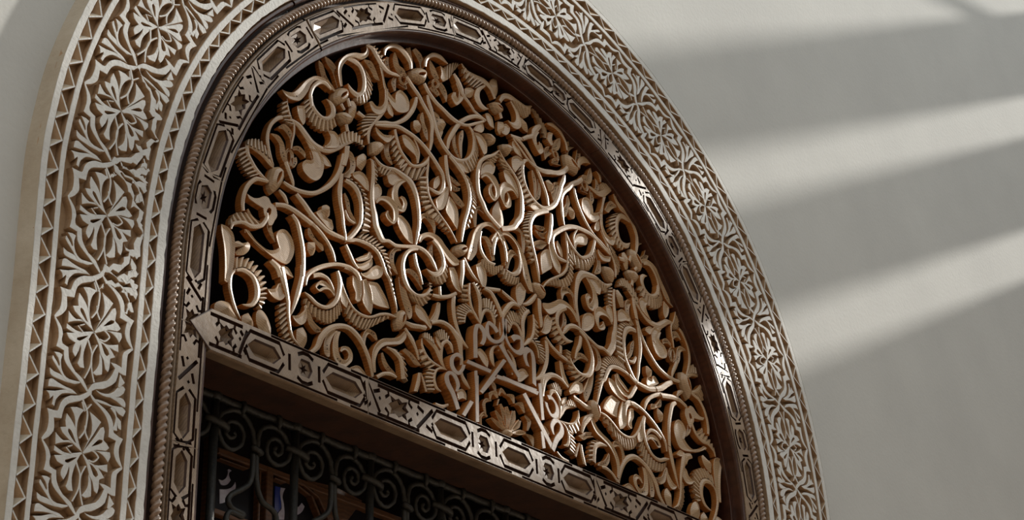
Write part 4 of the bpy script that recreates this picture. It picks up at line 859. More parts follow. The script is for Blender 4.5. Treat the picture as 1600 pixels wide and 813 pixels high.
["pale",[-4626,-2388,-4502,-2371,-4554,-2472,-4572,-2580,-4533,-2706,-4503,-2891,-4508,-3041,-4707,-3093,-4669,-2936,-4584,-2823,-4615,-2643,-4644,-2496
]],
["blue",[-4794,-2401,-4637,-2383,-4655,-2499,-4626,-2646,-4607,-2812,-4691,-2941,-4729,-3099,-4773,-3111
]],
["pale",[-4262,-2701,-4115,-2662,-4028,-2552,-3945,-2607,-3999,-2717,-4087,-2809,-4221,-2879,-4268,-2828]]]}}'''
DATA=json.loads(DATA_TEXT)
def pts(a): return [(a[i]/1e4,a[i+1]/1e4) for i in range(0,len(a),2)]
# ================================================================== the setting
ZW=-.04
mb=MB()                                     # street wall with the arched opening
inner=[]; N=180
for i in range(N+1):
    s=-1.2+(LEN+2.4)*i/N; inner.append(F(s,1.2))
XL,XR,YB,YT=-6.0,3.9,-H0,3.6
outer=[]
for (x,y) in inner:
    if y<0.001: outer.append((XL if x<0 else XR, y))
    else:
        a=math.atan2(y,x); t=min((XR if x>0 else -XL)/max(abs(math.cos(a)),1e-6),YT/max(math.sin(a),1e-6)); outer.append((math.cos(a)*t,math.sin(a)*t))
v=[(x,y,ZW) for x,y in inner]+[(x,y,ZW) for x,y in outer]; n=N+1
f=[(i,i+1,n+i+1,n+i) for i in range(N)]
# corners of the rectangle
v+=[(XL,YT,ZW),(XR,YT,ZW),(inner[0][0],YB,ZW),(XL,YB,ZW),(inner[-1][0],YB,ZW),(XR,YB,ZW)]; b=2*n
for i in range(N):
    p,q=outer[i],outer[i+1]
    if p[0]==XL and abs(q[1]-YT)<1e-6 or (abs(p[0]-XL)<1e-6 and abs(q[1]-YT)<1e-6): f.append((n+i,n+i+1,b))
    if abs(p[1]-YT)<1e-6 and abs(q[0]-XR)<1e-6 and abs(q[1]-YT)>1e-6: f.append((n+i,n+i+1,b+1))
f+=[(0,n,b+3,b+2),(2*n-1,n-1,b+4,b+5)]
mb.add(v,f,0)
o=mb.build('wall_front',[M['wall']]); o['kind']='structure'
o.data.validate()
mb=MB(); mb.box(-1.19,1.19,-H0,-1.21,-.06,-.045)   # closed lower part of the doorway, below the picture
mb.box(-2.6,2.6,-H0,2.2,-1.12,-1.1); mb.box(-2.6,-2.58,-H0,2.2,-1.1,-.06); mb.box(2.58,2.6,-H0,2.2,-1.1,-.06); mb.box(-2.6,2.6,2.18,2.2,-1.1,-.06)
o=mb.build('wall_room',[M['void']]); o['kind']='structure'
mb=MB(); mb.box(-9,9,-H0-.1,-H0,-1.2,14)
o=mb.build('floor',[M['stone']]); o['kind']='structure'

mb=MB(); mb.box(-9,9,-H0,3.4,6.5,6.7)  # unseen wall, added to cut the frontal sky light
o=mb.build('wall_opposite',[M['far']]); o['kind']='structure'
mb=MB(); mb.box(-9.2,-9,-H0,3.4,-.04,6.7)
o=mb.build('wall_side',[M['far']]); o['kind']='structure'

# slatted screen that throws the bands of shade; it stands just right of the picture, square to the wall
t=thing('slatted_screen','timber slatted screen standing square to the wall beyond the right edge of the picture','screen',4.2,-H0,.9)
def slat(y0,y1):
    mb=MB(); mb.box(-.02,.02,y0+H0,y1+H0,-.94,1.6); return mb.build('slat',[M['beam']],t)
YS=lambda c: c-.5+.545*(4.2-1)+.0            # a line y = c + .545 x on the wall comes from this height at the screen
def band(lo,hi): slat(lo+.545*3.2,hi+.545*3.2)
band(1.10,1.44); band(.575,.915); band(-3.2,.375)
mb=MB(); mb.box(-.04,.04,0,H0+3.3,1.6,1.7); mb.build('post',[M['beam']],t)
mb=MB(); P0=Vector((0,H0+1.36+.545*3.2,-.94)); mb.tube([(0.0,H0+3.50,-.27),(0.0,H0+2.85,-.80)],.028,8); mb.build('brace',[M['beam']],t)

# ================================================================== carved plaster surround
ZG=-.0155
sur=thing('carved_plaster_surround','pale carved plaster band of rosettes and palmettes framing the round wooden arch','surround')
S0,S1=-.95,LEN+.55
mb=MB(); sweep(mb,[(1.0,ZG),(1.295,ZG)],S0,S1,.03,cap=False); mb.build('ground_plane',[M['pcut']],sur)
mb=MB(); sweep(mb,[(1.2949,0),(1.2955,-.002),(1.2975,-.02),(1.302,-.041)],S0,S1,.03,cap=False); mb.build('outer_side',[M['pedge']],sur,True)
def fillet(r0,r1,name='plain_fillet',zb=ZG,chips=.0012):
    a=S0
    mb=MB(); n=int((S1-S0)/.012); v=[]
    for i in range(n+1):
        s=a+(S1-S0)*i/n; j0=random.uniform(-chips,chips)*random.random()*.6; j1=random.uniform(-chips,chips)*random.random()*.6
        for r,z in ((r0-.002,zb),(r0+j0,-.0012),(r0+.001+j0,0),(r1-.001+j1,0),(r1+j1,-.0012),(r1+.002,zb)): v.append((*F(s,r),z))
    f=[(i*6+j,(i+1)*6+j,(i+1)*6+j+1,i*6+j+1) for i in range(n) for j in range(5)]
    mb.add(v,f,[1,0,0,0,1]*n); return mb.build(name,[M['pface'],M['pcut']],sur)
fillet(1.280,1.2949); fillet(1.2435,1.2545); fillet(1.0405,1.0535)
fillet(1.0015,1.0215,'flat_border',-.034,.003)
# saw-tooth borders
PIT=.22300/4
mesh_t={}
def tooth(rb,ra,sc,pit,name='tooth'):
    """pit-faced triangle on the fillet at rb pointing to ra"""
    sgn=1 if ra>rb else -1
    e=.0022
    A=(sc+pit*.50,rb); B=(sc-pit*.04,ra-sgn*.0008); C=(sc-pit*.46,rb)
    def q(p,z): return (*F(*p),z)
    Ai=(A[0]-e*1.8,rb); Bi=(B[0],ra-sgn*e*2.2); Ci=(C[0]+e*1.6,rb)
    D=(sc-pit*.10,rb)
    mb=MB()
    mb.add([q(A,0),q(B,0),q(C,0),q(Ai,-.0004),q(Bi,-.0004),q(Ci,-.0004)],[(0,1,4,3),(1,2,5,4)],0)
    mb.add([q(Ai,-.0004),q(Bi,-.0004),q(Ci,-.0004),q(D,-.013)],[(0,1,3),(1,2,3)],[1,2])  # one facet in a paler material: light from above put into its colour
    g=lambda p:q(p,ZG)
    mb.add([q(A,0),q(B,0),q(C,0),g((A[0]+.001,A[1])),g(B),g((C[0]-.001,C[1]))],[(0,3,4,1),(1,4,5,2)],1)
    o=mb.build(name,[M['pface'],M['pcut'],M['pedge']],sur); return o
s=-.9388+0*PIT
s_in=-.1750-14*PIT; s_out=-.2563-12*PIT
k=0
while s_out+k*PIT<S1-.02:
    tooth(1.2798,1.2548,s_out+k*PIT,PIT); k+=1
k=0
while s_in+k*PIT<S1-.02:
    tooth(1.0405,1.0218,s_in+k*PIT,PIT); k+=1
# rosette band: measured centres of each rosette along the arch
RS={-2:-.8743,-1:-.6490,0:-.4253,1:-.1976,2:.0369,3:.2649,4:.4991,5:.7250,6:.9450,7:1.1650,8:1.3800,9:1.5950,10:1.8090,11:2.0212,12:2.2588,13:2.4822,14:2.7089,15:2.9269,16:3.1451,17:3.3826,18:3.607,19:3.83,20:4.053,21:4.276}
DR={0:-.004,1:-.003,2:-.012,3:0,4:-.001,11:.001,12:.003,13:.003,14:.007,15:.006,16:.003,17:0}
ks=sorted(RS)
def spos(u):                                  # u in motif periods -> s
    u=max(ks[0]+.001,min(ks[-1]-.001,u)); i=int(math.floor(u)); f=u-i; return RS[i]*(1-f)+RS[i+1]*f
def drr(u):
    i=int(math.floor(u)); f=u-i; return DR.get(i,0)*(1-f)+DR.get(i+1,0)*f
C0R=1.1507-.0010
LIM=(1.0545,1.2428)
PLD=[(nm,cr(pts(P),2),[cr(pts(h),2) for h in hs]) for nm,P,hs in DATA['pl']]
for i in ks[:-1]:
    if i<-1: continue
    grp={}
    for j,(nm,P,hs) in enumerate(PLD):
        jit=.0011*math.sin(i*7.3+j*2.1)
        def T(q):
            u=i+q[0]/.2230; r=C0R+q[1]+drr(u)*.8+jit*.6
            if i in(2,3) and nm!='rosette' and q[1]<.0: u+=random.uniform(-.02,.02); r+=random.uniform(-.0035,.0035)
            return F(spos(u),max(LIM[0],min(LIM[1],r)))
        key=(nm,j) if nm!='rosette' else (nm,0)
        mbb=grp.setdefault(key,MB())
        try: slab(mbb,[T(q) for q in P],-.0003-.0003*(j%5),ZG,flare=.0026,holes=[[T(q) for q in h] for h in hs],bev=.0007)
        except Exception as e: print('slab',nm,i,e)
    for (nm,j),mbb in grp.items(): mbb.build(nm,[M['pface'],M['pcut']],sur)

# ================================================================== wooden arch frame
fr=thing('wooden_arch_frame','brown cedar arch frame carved with interlaced strapwork, faceted cells and a rope moulding','frame')
RB=.9245; HB=.0190
def star_poly(n,ro,ri,asp=1,rot=0):
    return [((ro if k%2==0 else ri)*math.cos(rot+PI*k/n)*asp,(ro if k%2==0 else ri)*math.sin(rot+PI*k/n)) for k in range(2*n)]
def stroke_poly(P,w):
    L=[];Rr=[]
    for i,(x,y) in enumerate(P):
        a=P[max(i-1,0)]; c=P[min(i+1,len(P)-1)]; tx,ty=c[0]-a[0],c[1]-a[1]; l=math.hypot(tx,ty)+1e-9
        k=1.0
        L.append((x-ty/l*w/2*k,y+tx/l*w/2*k)); Rr.append((x+ty/l*w/2*k,y-tx/l*w/2*k))
    return L+Rr[::-1]
def inpoly(x,y,P):
    c=False; n=len(P); j=n-1
    for i in range(n):
        if (P[i][1]>y)!=(P[j][1]>y) and x<(P[j][0]-P[i][0])*(y-P[i][1])/(P[j][1]-P[i][1])+P[i][0]: c=not c
        j=i
    return c
def carved_board(a0,a1,b0,b1,cells,G,parent,ztop,keep=None,name='carved_panel',extra=(),border=(-1,)):
    """board in (a along, b across) with cut grooves (CDT) and faceted cells; G maps (a,b)->(x,y)"""
    holes=[]; gems=[]
    def add(P,w=.0034): holes.append(stroke_poly(P,w*1.85))
    evs=sorted(cells,key=lambda c:c[1])
    H=HB
    for idx,(ty,c,h) in enumerate(evs):
        if ty=='L' or ty=='h':
            g=H*.74; cut=min(h*.42,.020 if ty=='L' else .012)
            hexa=[(c-h,0),(c-h+cut,g),(c+h-cut,g),(c+h,0),(c+h-cut,-g),(c-h+cut,-g)]
            gems.append((ty,hexa,c,h))
            e=.0085; 
            for sg in (1,-1):
                add([(c-h-e*1.1,sg*.004),(c-h-e+cut*.9,sg*(H*.98)),(c-h+cut+.004,sg*H*1.28),(c+h-cut-.004,sg*H*1.28),(c+h+e-cut*.9,sg*H*.98),(c+h+e*1.1,sg*.004)][1:5] if ty=='h' else
                    [(c-h-e*.9,sg*.0065),(c-h+cut*.55-e*.5,sg*H*1.24),(c+h-cut*.55+e*.5,sg*H*1.24),(c+h+e*.9,sg*.0065)],.0036)
        else:
            P=[(c+x*h/.03,y) for x,y in star_poly(4,.0205,.0108,1.0,PI/4)]
            zz=[(-.026,.0165),(-.021,.006),(-.030,0),(-.021,-.006),(-.026,-.0165),(-.010,-.012),(0,-.0165),(.010,-.012),(.026,-.0165),(.021,-.006),(.030,0),(.021,.006),(.026,.0165),(.010,.012),(0,.0165),(-.010,.012)]
            zz=[(c+x*h/.05,y) for x,y in zz]
            gems.append(('S',zz,c,h))
            for sg in (1,-1):
                for q in (1,-1):
                    add([(c+q*h*.66,sg*.0255),(c+q*h*.60,sg*.0155),(c+q*h*.80,sg*.009)],.0034)
                    add([(c,sg*H*1.28),(c+q*h*1.25,sg*H*1.28)],.0034)
    Ls=[e for e in evs if e[0]=='L']
    for l0,l1 in zip(Ls,Ls[1:]):
        if l1[1]-l0[1]<.13 and l1[1]-l0[1]>.3: continue
        for sg in border: add([(l0[1]+l0[2]*.35,sg*.0300),(l1[1]-l1[2]*.35,sg*.0300)],.0024)
    for (t0,c0,h0),(t1,c1,h1) in zip(evs,evs[1:]):
        e0=c0+h0; e1=c1-h1; mid=(e0+e1)/2; gap=e1-e0
        if gap<=.012 or gap>.2: continue
        if 'h' in (t0,t1):
            add([(mid+.001,-.0135),(mid-.001,.0135)],.0040)
        else:
            d=1 if ((c0+c1)*7%2)<1 else -1
            d=1 if t0=='S' else -1
            g2=min(gap*.42,.024)
            add([(mid-g2,-d*.021),(mid+g2,d*.021)],.0042)
            add([(mid-g2*.95,d*.017),(mid-g2*.15,d*.0105)],.0036); add([(mid+g2*.95,-d*.017),(mid+g2*.15,-d*.0105)],.0036)
            for q in (1,-1):
                x,y=mid+q*g2*.95,q*d*.0035*0+(-q*d)*.0035
                holes.append([(x-.004,y),(x,y+.004),(x+.004,y),(x,y-.004)])
    vs=[];es=[]
    def loop(P):
        n0=len(vs); vs.extend(P); es.extend([(n0+i,n0+(i+1)%len(P)) for i in range(len(P))])
    nx=max(2,int((a1-a0)/.02))
    loop([(a0+(a1-a0)*i/nx,b0) for i in range(nx+1)]+[(a1-(a1-a0)*i/nx,b1) for i in range(nx+1)])
    for L in extra:
        n0=len(vs); vs.extend(L); es.extend([(n0+i,n0+i+1) for i in range(len(L)-1)])
    hc=[]
    for P in holes:
        P=[(min(max(x,a0+.0005),a1-.0005),min(max(y,b0+.0005),b1-.0005)) for x,y in P]
        if max(x for x,y in P)-min(x for x,y in P)<.0012: continue
        hc.append(P); loop(P)
    gc=[]
    for g in gems:
        if g[2]-g[3]<a0+.001 or g[2]+g[3]>a1-.001:
            cl=[(min(max(x,a0+.0005),a1-.0005),y) for x,y in g[1]]
            if max(x for x,y in cl)-min(x for x,y in cl)<.004: continue
            g=(g[0]+'c',cl,g[2],g[3])
        gc.append(g); loop(g[1])
    V,Ed,Fc,_,_,_=delaunay_2d_cdt([Vector(p) for p in vs],es,[],1,1e-6)
    V=[(v.x,v.y) for v in V]
    mb=MB(); cls=[]
    for t in Fc:
        cx=sum(V[i][0] for i in t)/3; cy=sum(V[i][1] for i in t)/3
        if keep and not keep(cx,cy): cls.append(3); continue
        if any(inpoly(cx,cy,g[1]) for g in gc): cls.append(2)
        elif any(inpoly(cx,cy,P) for P in hc): cls.append(1)
        else: cls.append(0)
    XY=[G(*p) for p in V]
    o0=[t for t,c in zip(Fc,cls) if c==0]
    def orient(t,X):
        a,b,c=[X[i] for i in t]; return tuple(t) if (b[0]-a[0])*(c[1]-a[1])-(b[1]-a[1])*(c[0]-a[0])>0 else tuple(t)[::-1]
    mb.add([(x,y,ztop) for x,y in XY],[orient(t,XY) for t in o0],0)
    g1=[t for t,c in zip(Fc,cls) if c==1]
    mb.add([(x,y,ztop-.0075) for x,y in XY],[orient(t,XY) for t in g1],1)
    ed={}
    for t,c in zip(Fc,cls):
        if c==3: continue
        for i in range(3):
            e=tuple(sorted((t[i],t[(i+1)%3]))); ed.setdefault(e,[]).append(c)
    for (i,j),cc in ed.items():
        if len(cc)==1 or (0 in cc and (1 in cc or 2 in cc)):
            if 0 not in cc: continue
            a,b=XY[i],XY[j]; d=-.0075 if len(cc)==2 else -.03
            mb.add([(a[0],a[1],ztop),(b[0],b[1],ztop),(b[0],b[1],ztop+d),(a[0],a[1],ztop+d)],[(0,1,2,3)],1 if len(cc)==2 else 0)
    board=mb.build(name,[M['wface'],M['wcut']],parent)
    for g in gc:
        ty,P,c,h=g; mb=MB(); Q=offs(P,-.0024); n=len(Q); Z0=ztop-.0045
        rim=[(*G(*p),ztop) for p in P]; low=[(*G(*p),Z0) for p in Q]
        mb.add(rim+low,[(i,(i+1)%n,n+(i+1)%n,n+i) for i in range(n)],1)
        if ty=='L':
            r0=(c-h*.50,0); r1=(c+h*.50,0)
            cen=[(*G(*r0),Z0-.015),(*G(*r1),Z0-.015)]
            v=low+cen
            f=[(0,1,n),(1,2,n+1,n),(2,3,n+1),(3,4,n+1),(4,5,n,n+1),(5,0,n)]
            mb.add(v,f,0); nm='faceted_cell'
        else:
            ir=[((p[0]+c)/2*1+0*0,p[1]*.5) for p in Q]
            cenp=(sum(p[0] for p in Q)/n,sum(p[1] for p in Q)/n)
            if ty in('S',):
                v=low+[(*G(*cenp),Z0-.014)]
                f=[(i,(i+1)%n,n) for i in range(n)]
                # raise the re-entrant corners so the star reads as ridges
                mb.add([(x,y,z-(.004 if (k%2) else 0)) for k,(x,y,z) in enumerate(low)]+[(*G(*cenp),Z0-.014)],f,0)
            else:
                sp_=star_poly(6,.0112,.0045,1.0,PI/6)
                if ty=='h':
                    # six-pointed sunk star in a small hexagon
                    w=[(c+x*h/.020,y) for x,y in star_poly(6,.0118,.0048,1.0,0)]
                    v=[(*G(*p),Z0-.001) for p in w]+[(*G(c,0),Z0-.011)]
                    mb.add(v,[(i,(i+1)%12,12) for i in range(12)],1)
                    k6=[w[0],w[2],w[4],w[6],w[8],w[10]]
                    lowv=[(*G(*p),Z0) for p in Q]; wv=[(*G(*p),Z0-.001) for p in w]
                    order=[3,2,1,0,5,4] # hex corners matched with the star points at 0,60,..300 degrees
                    vv=lowv+wv; ff=[]
                    for q in range(6):
                        a=order[q]; b_=order[(q+1)%6]; ff.append((a,6+2*q,6+(2*q+1)%12)); ff.append((a,6+(2*q+1)%12,b_)); ff.append((b_,6+(2*q+1)%12,6+(2*q+2)%12))
                    mb.add(vv,ff,0)
                else:
                    mb.add(low+[(*G(*cenp),Z0-.009)],[(i,(i+1)%n,n) for i in range(n)],0)
            nm={'S':'faceted_star','h':'sunk_star'}.get(ty,'faceted_cell')
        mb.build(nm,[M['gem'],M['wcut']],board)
    return board
dg=RM*PI/180
CE=[('L',-.80,.046),('S',-.485,.045),('L',-.398,.042),('L',-.290,.046),('S',-.105,.05)]
def aS(t): CE.append(('S',t*dg,.058))
def aL(t,h=3.1): CE.append(('L',t*dg,h*dg))
def ah(t): CE.append(('h',t*dg,1.75*dg))
aL(3.0,3.6); ah(10.4); aL(17.6,3.5); aS(26.3); aL(36.6); ah(43.2); aL(49.9); aS(58.5); aL(68.8); ah(75.1); aL(81.4); aS(89.6); aL(97.8); ah(102.4); aL(108.0)
aS(119.0); aL(128.5); ah(134.5); aL(141.0); aS(151.3); aL(160.5); ah(167.0); aL(173.5); aS(183.0)
Gf=lambda a,b: F(a,RB+b)
cuts=[-.95,-.62,-.345,-.105,14.0*dg,32.2*dg,46.55*dg,78.2*dg,93.8*dg,113.6*dg,137.9*dg,156.2*dg,180*dg,LEN+.55]
gaps={46.55*dg:.0042,78.2*dg:.0012,113.6*dg:.001}
for a0,a1 in zip(cuts,cuts[1:]):
    g0=gaps.get(a0,.0003); g1=gaps.get(a1,.0003)
    carved_board(a0+g0,a1-g1,-.0370,.0255,CE,Gf,fr,0.0)
blocks=[(-.95,46.55*dg-.004),(46.55*dg+.004,113.6*dg-.001),(113.6*dg+.001,LEN+.55)]
for a0,a1 in blocks:
    mb=MB(); sweep(mb,[(1.003,-.034),(.999,-.014),(.996,-.009),(.991,-.008),(.987,-.012),(.985,-.034)],a0,a1,.02); mb.build('outer_bead',[M['mould']],fr,False)
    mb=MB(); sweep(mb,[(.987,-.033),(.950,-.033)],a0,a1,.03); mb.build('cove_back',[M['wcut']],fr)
    mb=MB(); sweep(mb,[(.9570,-.033),(.9565,-.009),(.9545,-.006),(.9520,-.005)],a0,a1,.02,cap=False)
    sweep(mb,[(.9520,-.005),(.9498,-.009)],a0,a1,.02,cap=False); mb.build('cove_fillet',[M['wface']],fr)
    mb=MB(); sweep(mb,[(.8885,0),(.8880,-.008)],a0,a1,.02,cap=False); sweep(mb,[(.8880,-.008),(.8876,-.004),(.8855,-.0015),(.8825,-.0012),(.8800,-.004),(.8790,-.009),(.8788,-.030)],a0,a1,.02,cap=False); mb.build('inner_bead',[M['mould']],fr,False)
mb=MB(); sweep(mb,[(.8850,-.031),(.8680,-.031),(.8670,-.032),(.8668,-.085)],-.06,LEN+.02,.02); mb.build('inner_rim',[M['mould']],fr)
mb=MB(); sweep(mb,[(1.02,-.034),(.90,-.035)],-.95,LEN+.55,.03,cap=False); sweep(mb,[(.905,-.03),(.8788,-.03),(.8788,-.16),(1.2,-.16)],-.95,LEN+.55,.03,cap=False); mb.build('backing_ring',[M['mould']],fr)
# rope moulding: a twisted bead
mb=MB(); pitch=.0145; sub=6; n=int((LEN+.55+.95)/pitch*sub); v=[]; K=14
for i in range(n+1):
    s=-.95+i*pitch/sub
    for k in range(K):
        ph=k*2*PI/K; rr=.0082*(1+.60*abs(math.cos(ph-PI*s/pitch))-.36)
        x,y=F(s,.9712+rr*math.cos(ph)); v.append((x,y,-.0060+rr*1.1*math.sin(ph)))
mb.add(v,[(i*K+k,i*K+(k+1)%K,(i+1)*K+(k+1)%K,(i+1)*K+k) for i in range(n) for k in range(K)],0)
mb.build('rope_moulding',[M['rope']],fr,True)

# ================================================================== transom beam
tr=thing('transom_beam','straight carved cedar transom of sunk faceted cells crossing under the openwork panel','beam',0,0,0)
TY=-.1010
CT=[]
for q in (1,-1):
    CT+= [('h',.006+q*.108,.020),('L',.006+q*.2120,.052),('S',.004+q*.370,.05),('L',.006+q*.530,.052),('h',.006+q*.638,.020),('L',.006+q*.747,.044),('S',.006+q*.846,.033)]
CT+=[('L',.006,.048)]
Gt=lambda a,b:(a,TY+b*1.27)
keep=lambda x,y: abs(x)<.8775+.0515*(1-abs(y)/.0325)
tcuts=[-.929,-.455,.285,.929]
for q in (1,-1):
    mb=MB(); mb.tube([(q*.8775,TY+.0325*1.27,.0012),(q*.929,TY,.0012),(q*.8775,TY-.0325*1.27,.0012)],.0016,6); mb.build('mitre_joint',[M['wcut']],tr)
for a0,a1 in zip(tcuts,tcuts[1:]):
    carved_board(a0+.0004,a1-.0004,-.0325,.0325,CT,Gt,tr,.0022,keep=keep,extra=([(q*.8775,.0325),(q*.929,0),(q*.8775,-.0325)] for q in (1,-1)),border=(1,-1))
mb=MB()                                       # body of the beam with its underside and upper ledge
mb.box(-.8785,.8785,TY-.0418,TY+.0418,-.135,-.028); mb.build('beam_body',[M['wcut']],tr)  # shade of the underside put into the near-black colour
mb=MB()
for sg in (1,):
    v=[];prof=[(TY-.0418,-.03),(TY-.0438,-.004),(TY-.0425,.000),(TY-.0400,.0012),(TY-.0385,-.004)]
    for x in (-.8785,.8785):
        for y,z in prof: v.append((x,y,z))
    mb.add(v,[(j,j+1,5+j+1,5+j) for j in range(4)],0)
mb.build('lower_bead',[M['wface']],tr)

# ================================================================== carved openwork panel
ZL=-.040; ZB=-.0565
lat=thing('carved_openwork_panel','golden brown cedar half-round panel of pierced scrolls, buds and serrated leaves filling the arch','panel',.017,0,0)
rnd=random.Random(3)
def ribbon(mb,rows,zt,mode):
    """rows of 4 ints: left xy, right xy"""
    n=len(rows)//4; L=[(rows[4*i]/1e4,rows[4*i+1]/1e4) for i in range(n)]; Rr=[(rows[4*i+2]/1e4,rows[4*i+3]/1e4) for i in range(n)]
    if mode!='b': sub=5; L=cr(L,sub,False,180); Rr=cr(Rr,sub,False,180)
    elif n>2: L=cr(L,4,False,180); Rr=cr(Rr,4,False,180)
    N=len(L); v=[]
    for i in range(N):
        a=L[i];b=Rr[i]; w=math.hypot(a[0]-b[0],a[1]-b[1])+1e-6
        bv=min(.0011,w*.25)/w; dz=0
        k=.06 if mode in('round','scoop') else .02; a,b=(a[0]+(b[0]-a[0])*k,a[1]+(b[1]-a[1])*k),(b[0]-(b[0]-a[0])*k,b[1]-(b[1]-a[1])*k)
        if mode=='scoop': dz=-min(.010,w*.42)
        elif mode=='dish': dz=-min(.004,w*.16)
        elif mode=='round': dz=min(.0015,w*.08)
        P=lambda t:(a[0]+(b[0]-a[0])*t,a[1]+(b[1]-a[1])*t)
        for t,z in ((0,ZB),(0,zt-.0010),(bv,zt),(.5 if mode!='scoop' else .42,zt+dz),(1-bv,zt),(1,zt-.0010),(1,ZB)):
            x,y=P(t); v.append((x,y,z))
    f=[];m=[]
    for i in range(N-1):
        for j in range(6):
            f.append((i*7+j,i*7+j+1,(i+1)*7+j+1,(i+1)*7+j)); m.append(1 if j in(0,5) else 0)
    f.append(tuple(range(7))[::-1]); m.append(1); f.append(tuple((N-1)*7+k for k in range(7))); m.append(1)
    # make outward-facing: find sign
    a=L[0];b=Rr[0]; c=L[1]; cross=(b[0]-a[0])*(c[1]-a[1])-(b[1]-a[1])*(c[0]-a[0])
    if cross<0: f=[t[::-1] for t in f]
    mb.add(v,f,m)
def comb(mb,n,I,O,zt):
    I=cr(pts(I),6,False,180); O=cr(pts(O),6,False,180)
    def at(P,t):
        t*=len(P)-1; i=min(int(t),len(P)-2); f=t-i; return (P[i][0]*(1-f)+P[i+1][0]*f,P[i][1]*(1-f)+P[i+1][1]*f)
    for k in range(n):
        t0=k/n; t1=(k+1)/n; a0=at(I,t0);a1=at(I,t1);b0=at(O,t0);b1=at(O,t1)
        v=[];R_=5
        for i in range(R_+1):
            q=i/R_
            # leaf-shaped blade: a rounded back between two V-cuts, narrowing to a hooked tip
            p0=(a0[0]*(1-q)+b0[0]*q,a0[1]*(1-q)+b0[1]*q); p1=(a1[0]*(1-q)+b1[0]*q,a1[1]*(1-q)+b1[1]*q)
            g=(max(0,q-.5)/.5)**2; e0=.02+.28*g; e1=.98-.14*g
            X=lambda t:(p0[0]+(p1[0]-p0[0])*t,p0[1]+(p1[1]-p0[1])*t)
            lift=-.003*q; dz=-.0058
            v+=[(*X(e0),ZB),(*X(e0),zt+dz+lift),(*X(e0+(e1-e0)*.22),zt+.0005+lift),(*X(e0+(e1-e0)*.60),zt+.0012+lift),(*X(e1),zt+dz-.002+lift),(*X(e1),ZB)]
        f=[];m=[]
        for i in range(R_):
            for j in range(5): f.append((i*6+j,i*6+j+1,(i+1)*6+j+1,(i+1)*6+j)); m.append(1 if j in(0,4) else 0)
        f.append(tuple(R_*6+j for j in range(6))); m.append(1)
        c=(b0[0]-a0[0])*(a1[1]-a0[1])-(b0[1]-a0[1])*(a1[0]-a0[0])
        if c>0: f=[t[::-1] for t in f]
        mb.add(v,f,m)
def bud(mb,P,slit,zt):
    P=cr(pts(P),3); 
    if area(P)<0: P=P[::-1]
    n=len(P); cx=sum(p[0] for p in P)/n; cy=sum(p[1] for p in P)/n
    rings=[(1,ZB),(1,zt-.010),(.93,zt-.001),(.72,zt+.006),(.50,zt+.009)]
    v=[]
    for k,z in rings: v+=[(cx+(x-cx)*k,cy+(y-cy)*k,z) for x,y in P]
    # crease or sunk slit across the bud, along its long axis
    sx=sum((p[0]-cx)**2 for p in P); sy=sum((p[1]-cy)**2 for p in P); sxy=sum((p[0]-cx)*(p[1]-cy) for p in P)
    an=.5*math.atan2(2*sxy,sx-sy); ca,sa=math.cos(an),math.sin(an)
    def sq(p,a,b):
        u=(p[0]-cx)*ca+(p[1]-cy)*sa; w=-(p[0]-cx)*sa+(p[1]-cy)*ca; u*=a; w*=b; return (cx+u*ca-w*sa,cy+u*sa+w*ca)
    if slit:
        v+=[(*sq(p,.46,.22),zt+.010) for p in P]; v+=[(*sq(p,.36,.08),zt-.004) for p in P]; nr=7
    else: v+=[(*sq(p,.40,.02),zt+.011) for p in P]; nr=6
    f=[];m=[]
    for i in range(nr-1):
        for j in range(n): f.append((i*n+j,i*n+(j+1)%n,(i+1)*n+(j+1)%n,(i+1)*n+j)); m.append(1 if i==0 or (slit and i==nr-2) else 0)
    f.append(tuple((nr-1)*n+j for j in range(n))); m.append(1 if slit else 0)
    mb.add(v,f,m)
MODE={'scroll_stem':'round','swan_leaf':'dish','scroll_leaf':'scoop','ring_leaf':'scoop','scroll_spiral':'dish','scroll_ball':'dish','seed_pod':'scoop','shell_rib':'scoop','shell_rim':'scoop'}
TOP=[M['ltop'],M['lside'],M['mould']]
cnt={}
for kind,nm,sym,d in DATA['items']:
    zt=ZL+rnd.uniform(-.0025,.0015); mb=MB(); mats=TOP
    if kind=='s':
        if nm=='shell_rim': zt-=.003
        elif nm in('scroll_leaf','ring_leaf','seed_pod'): zt-=.003
        ribbon(mb,d,zt,MODE.get(nm,'round'))
    elif kind=='b': mats=[M['strap'],M['lside']]; ribbon(mb,d,ZL+.0060+.001*sym+rnd.uniform(0,.0006),'b')
    elif kind=='p':
        P=cr(pts(d[0]),3); hs=[cr(pts(h),3) for h in d[1:]]
        if hs: slab(mb,P,zt,ZB,holes=hs,bev=.0008)
        else:
            A=abs(area(P)); w=min(.006,math.sqrt(A)*.16)
            if nm in('seed_drop',):
                if area(P)<0: P=P[::-1]
                n=len(P); cx=sum(p[0] for p in P)/n; cy=sum(p[1] for p in P)/n
                v=[(x,y,ZB) for x,y in P]+[(x,y,zt-.006) for x,y in P]+[(cx,cy,zt+.004)]
                mb.add(v,[(j,(j+1)%n,n+(j+1)%n,n+j) for j in range(n)],1); mb.add(v,[(n+j,n+(j+1)%n,2*n) for j in range(n)],0)
            else: slab(mb,P,zt,ZB,bev=.0008,dish=(w,min(.003,w*.5)))
    elif kind=='c': comb(mb,d[0],d[1],d[2],zt)
    elif kind=='k': bud(mb,d[0],d[1],zt)
    o=mb.build(nm,mats,lat); 
    if sym:
        c=o.copy(); COL.objects.link(c); c.parent=lat; c.scale=(-1,1,1)
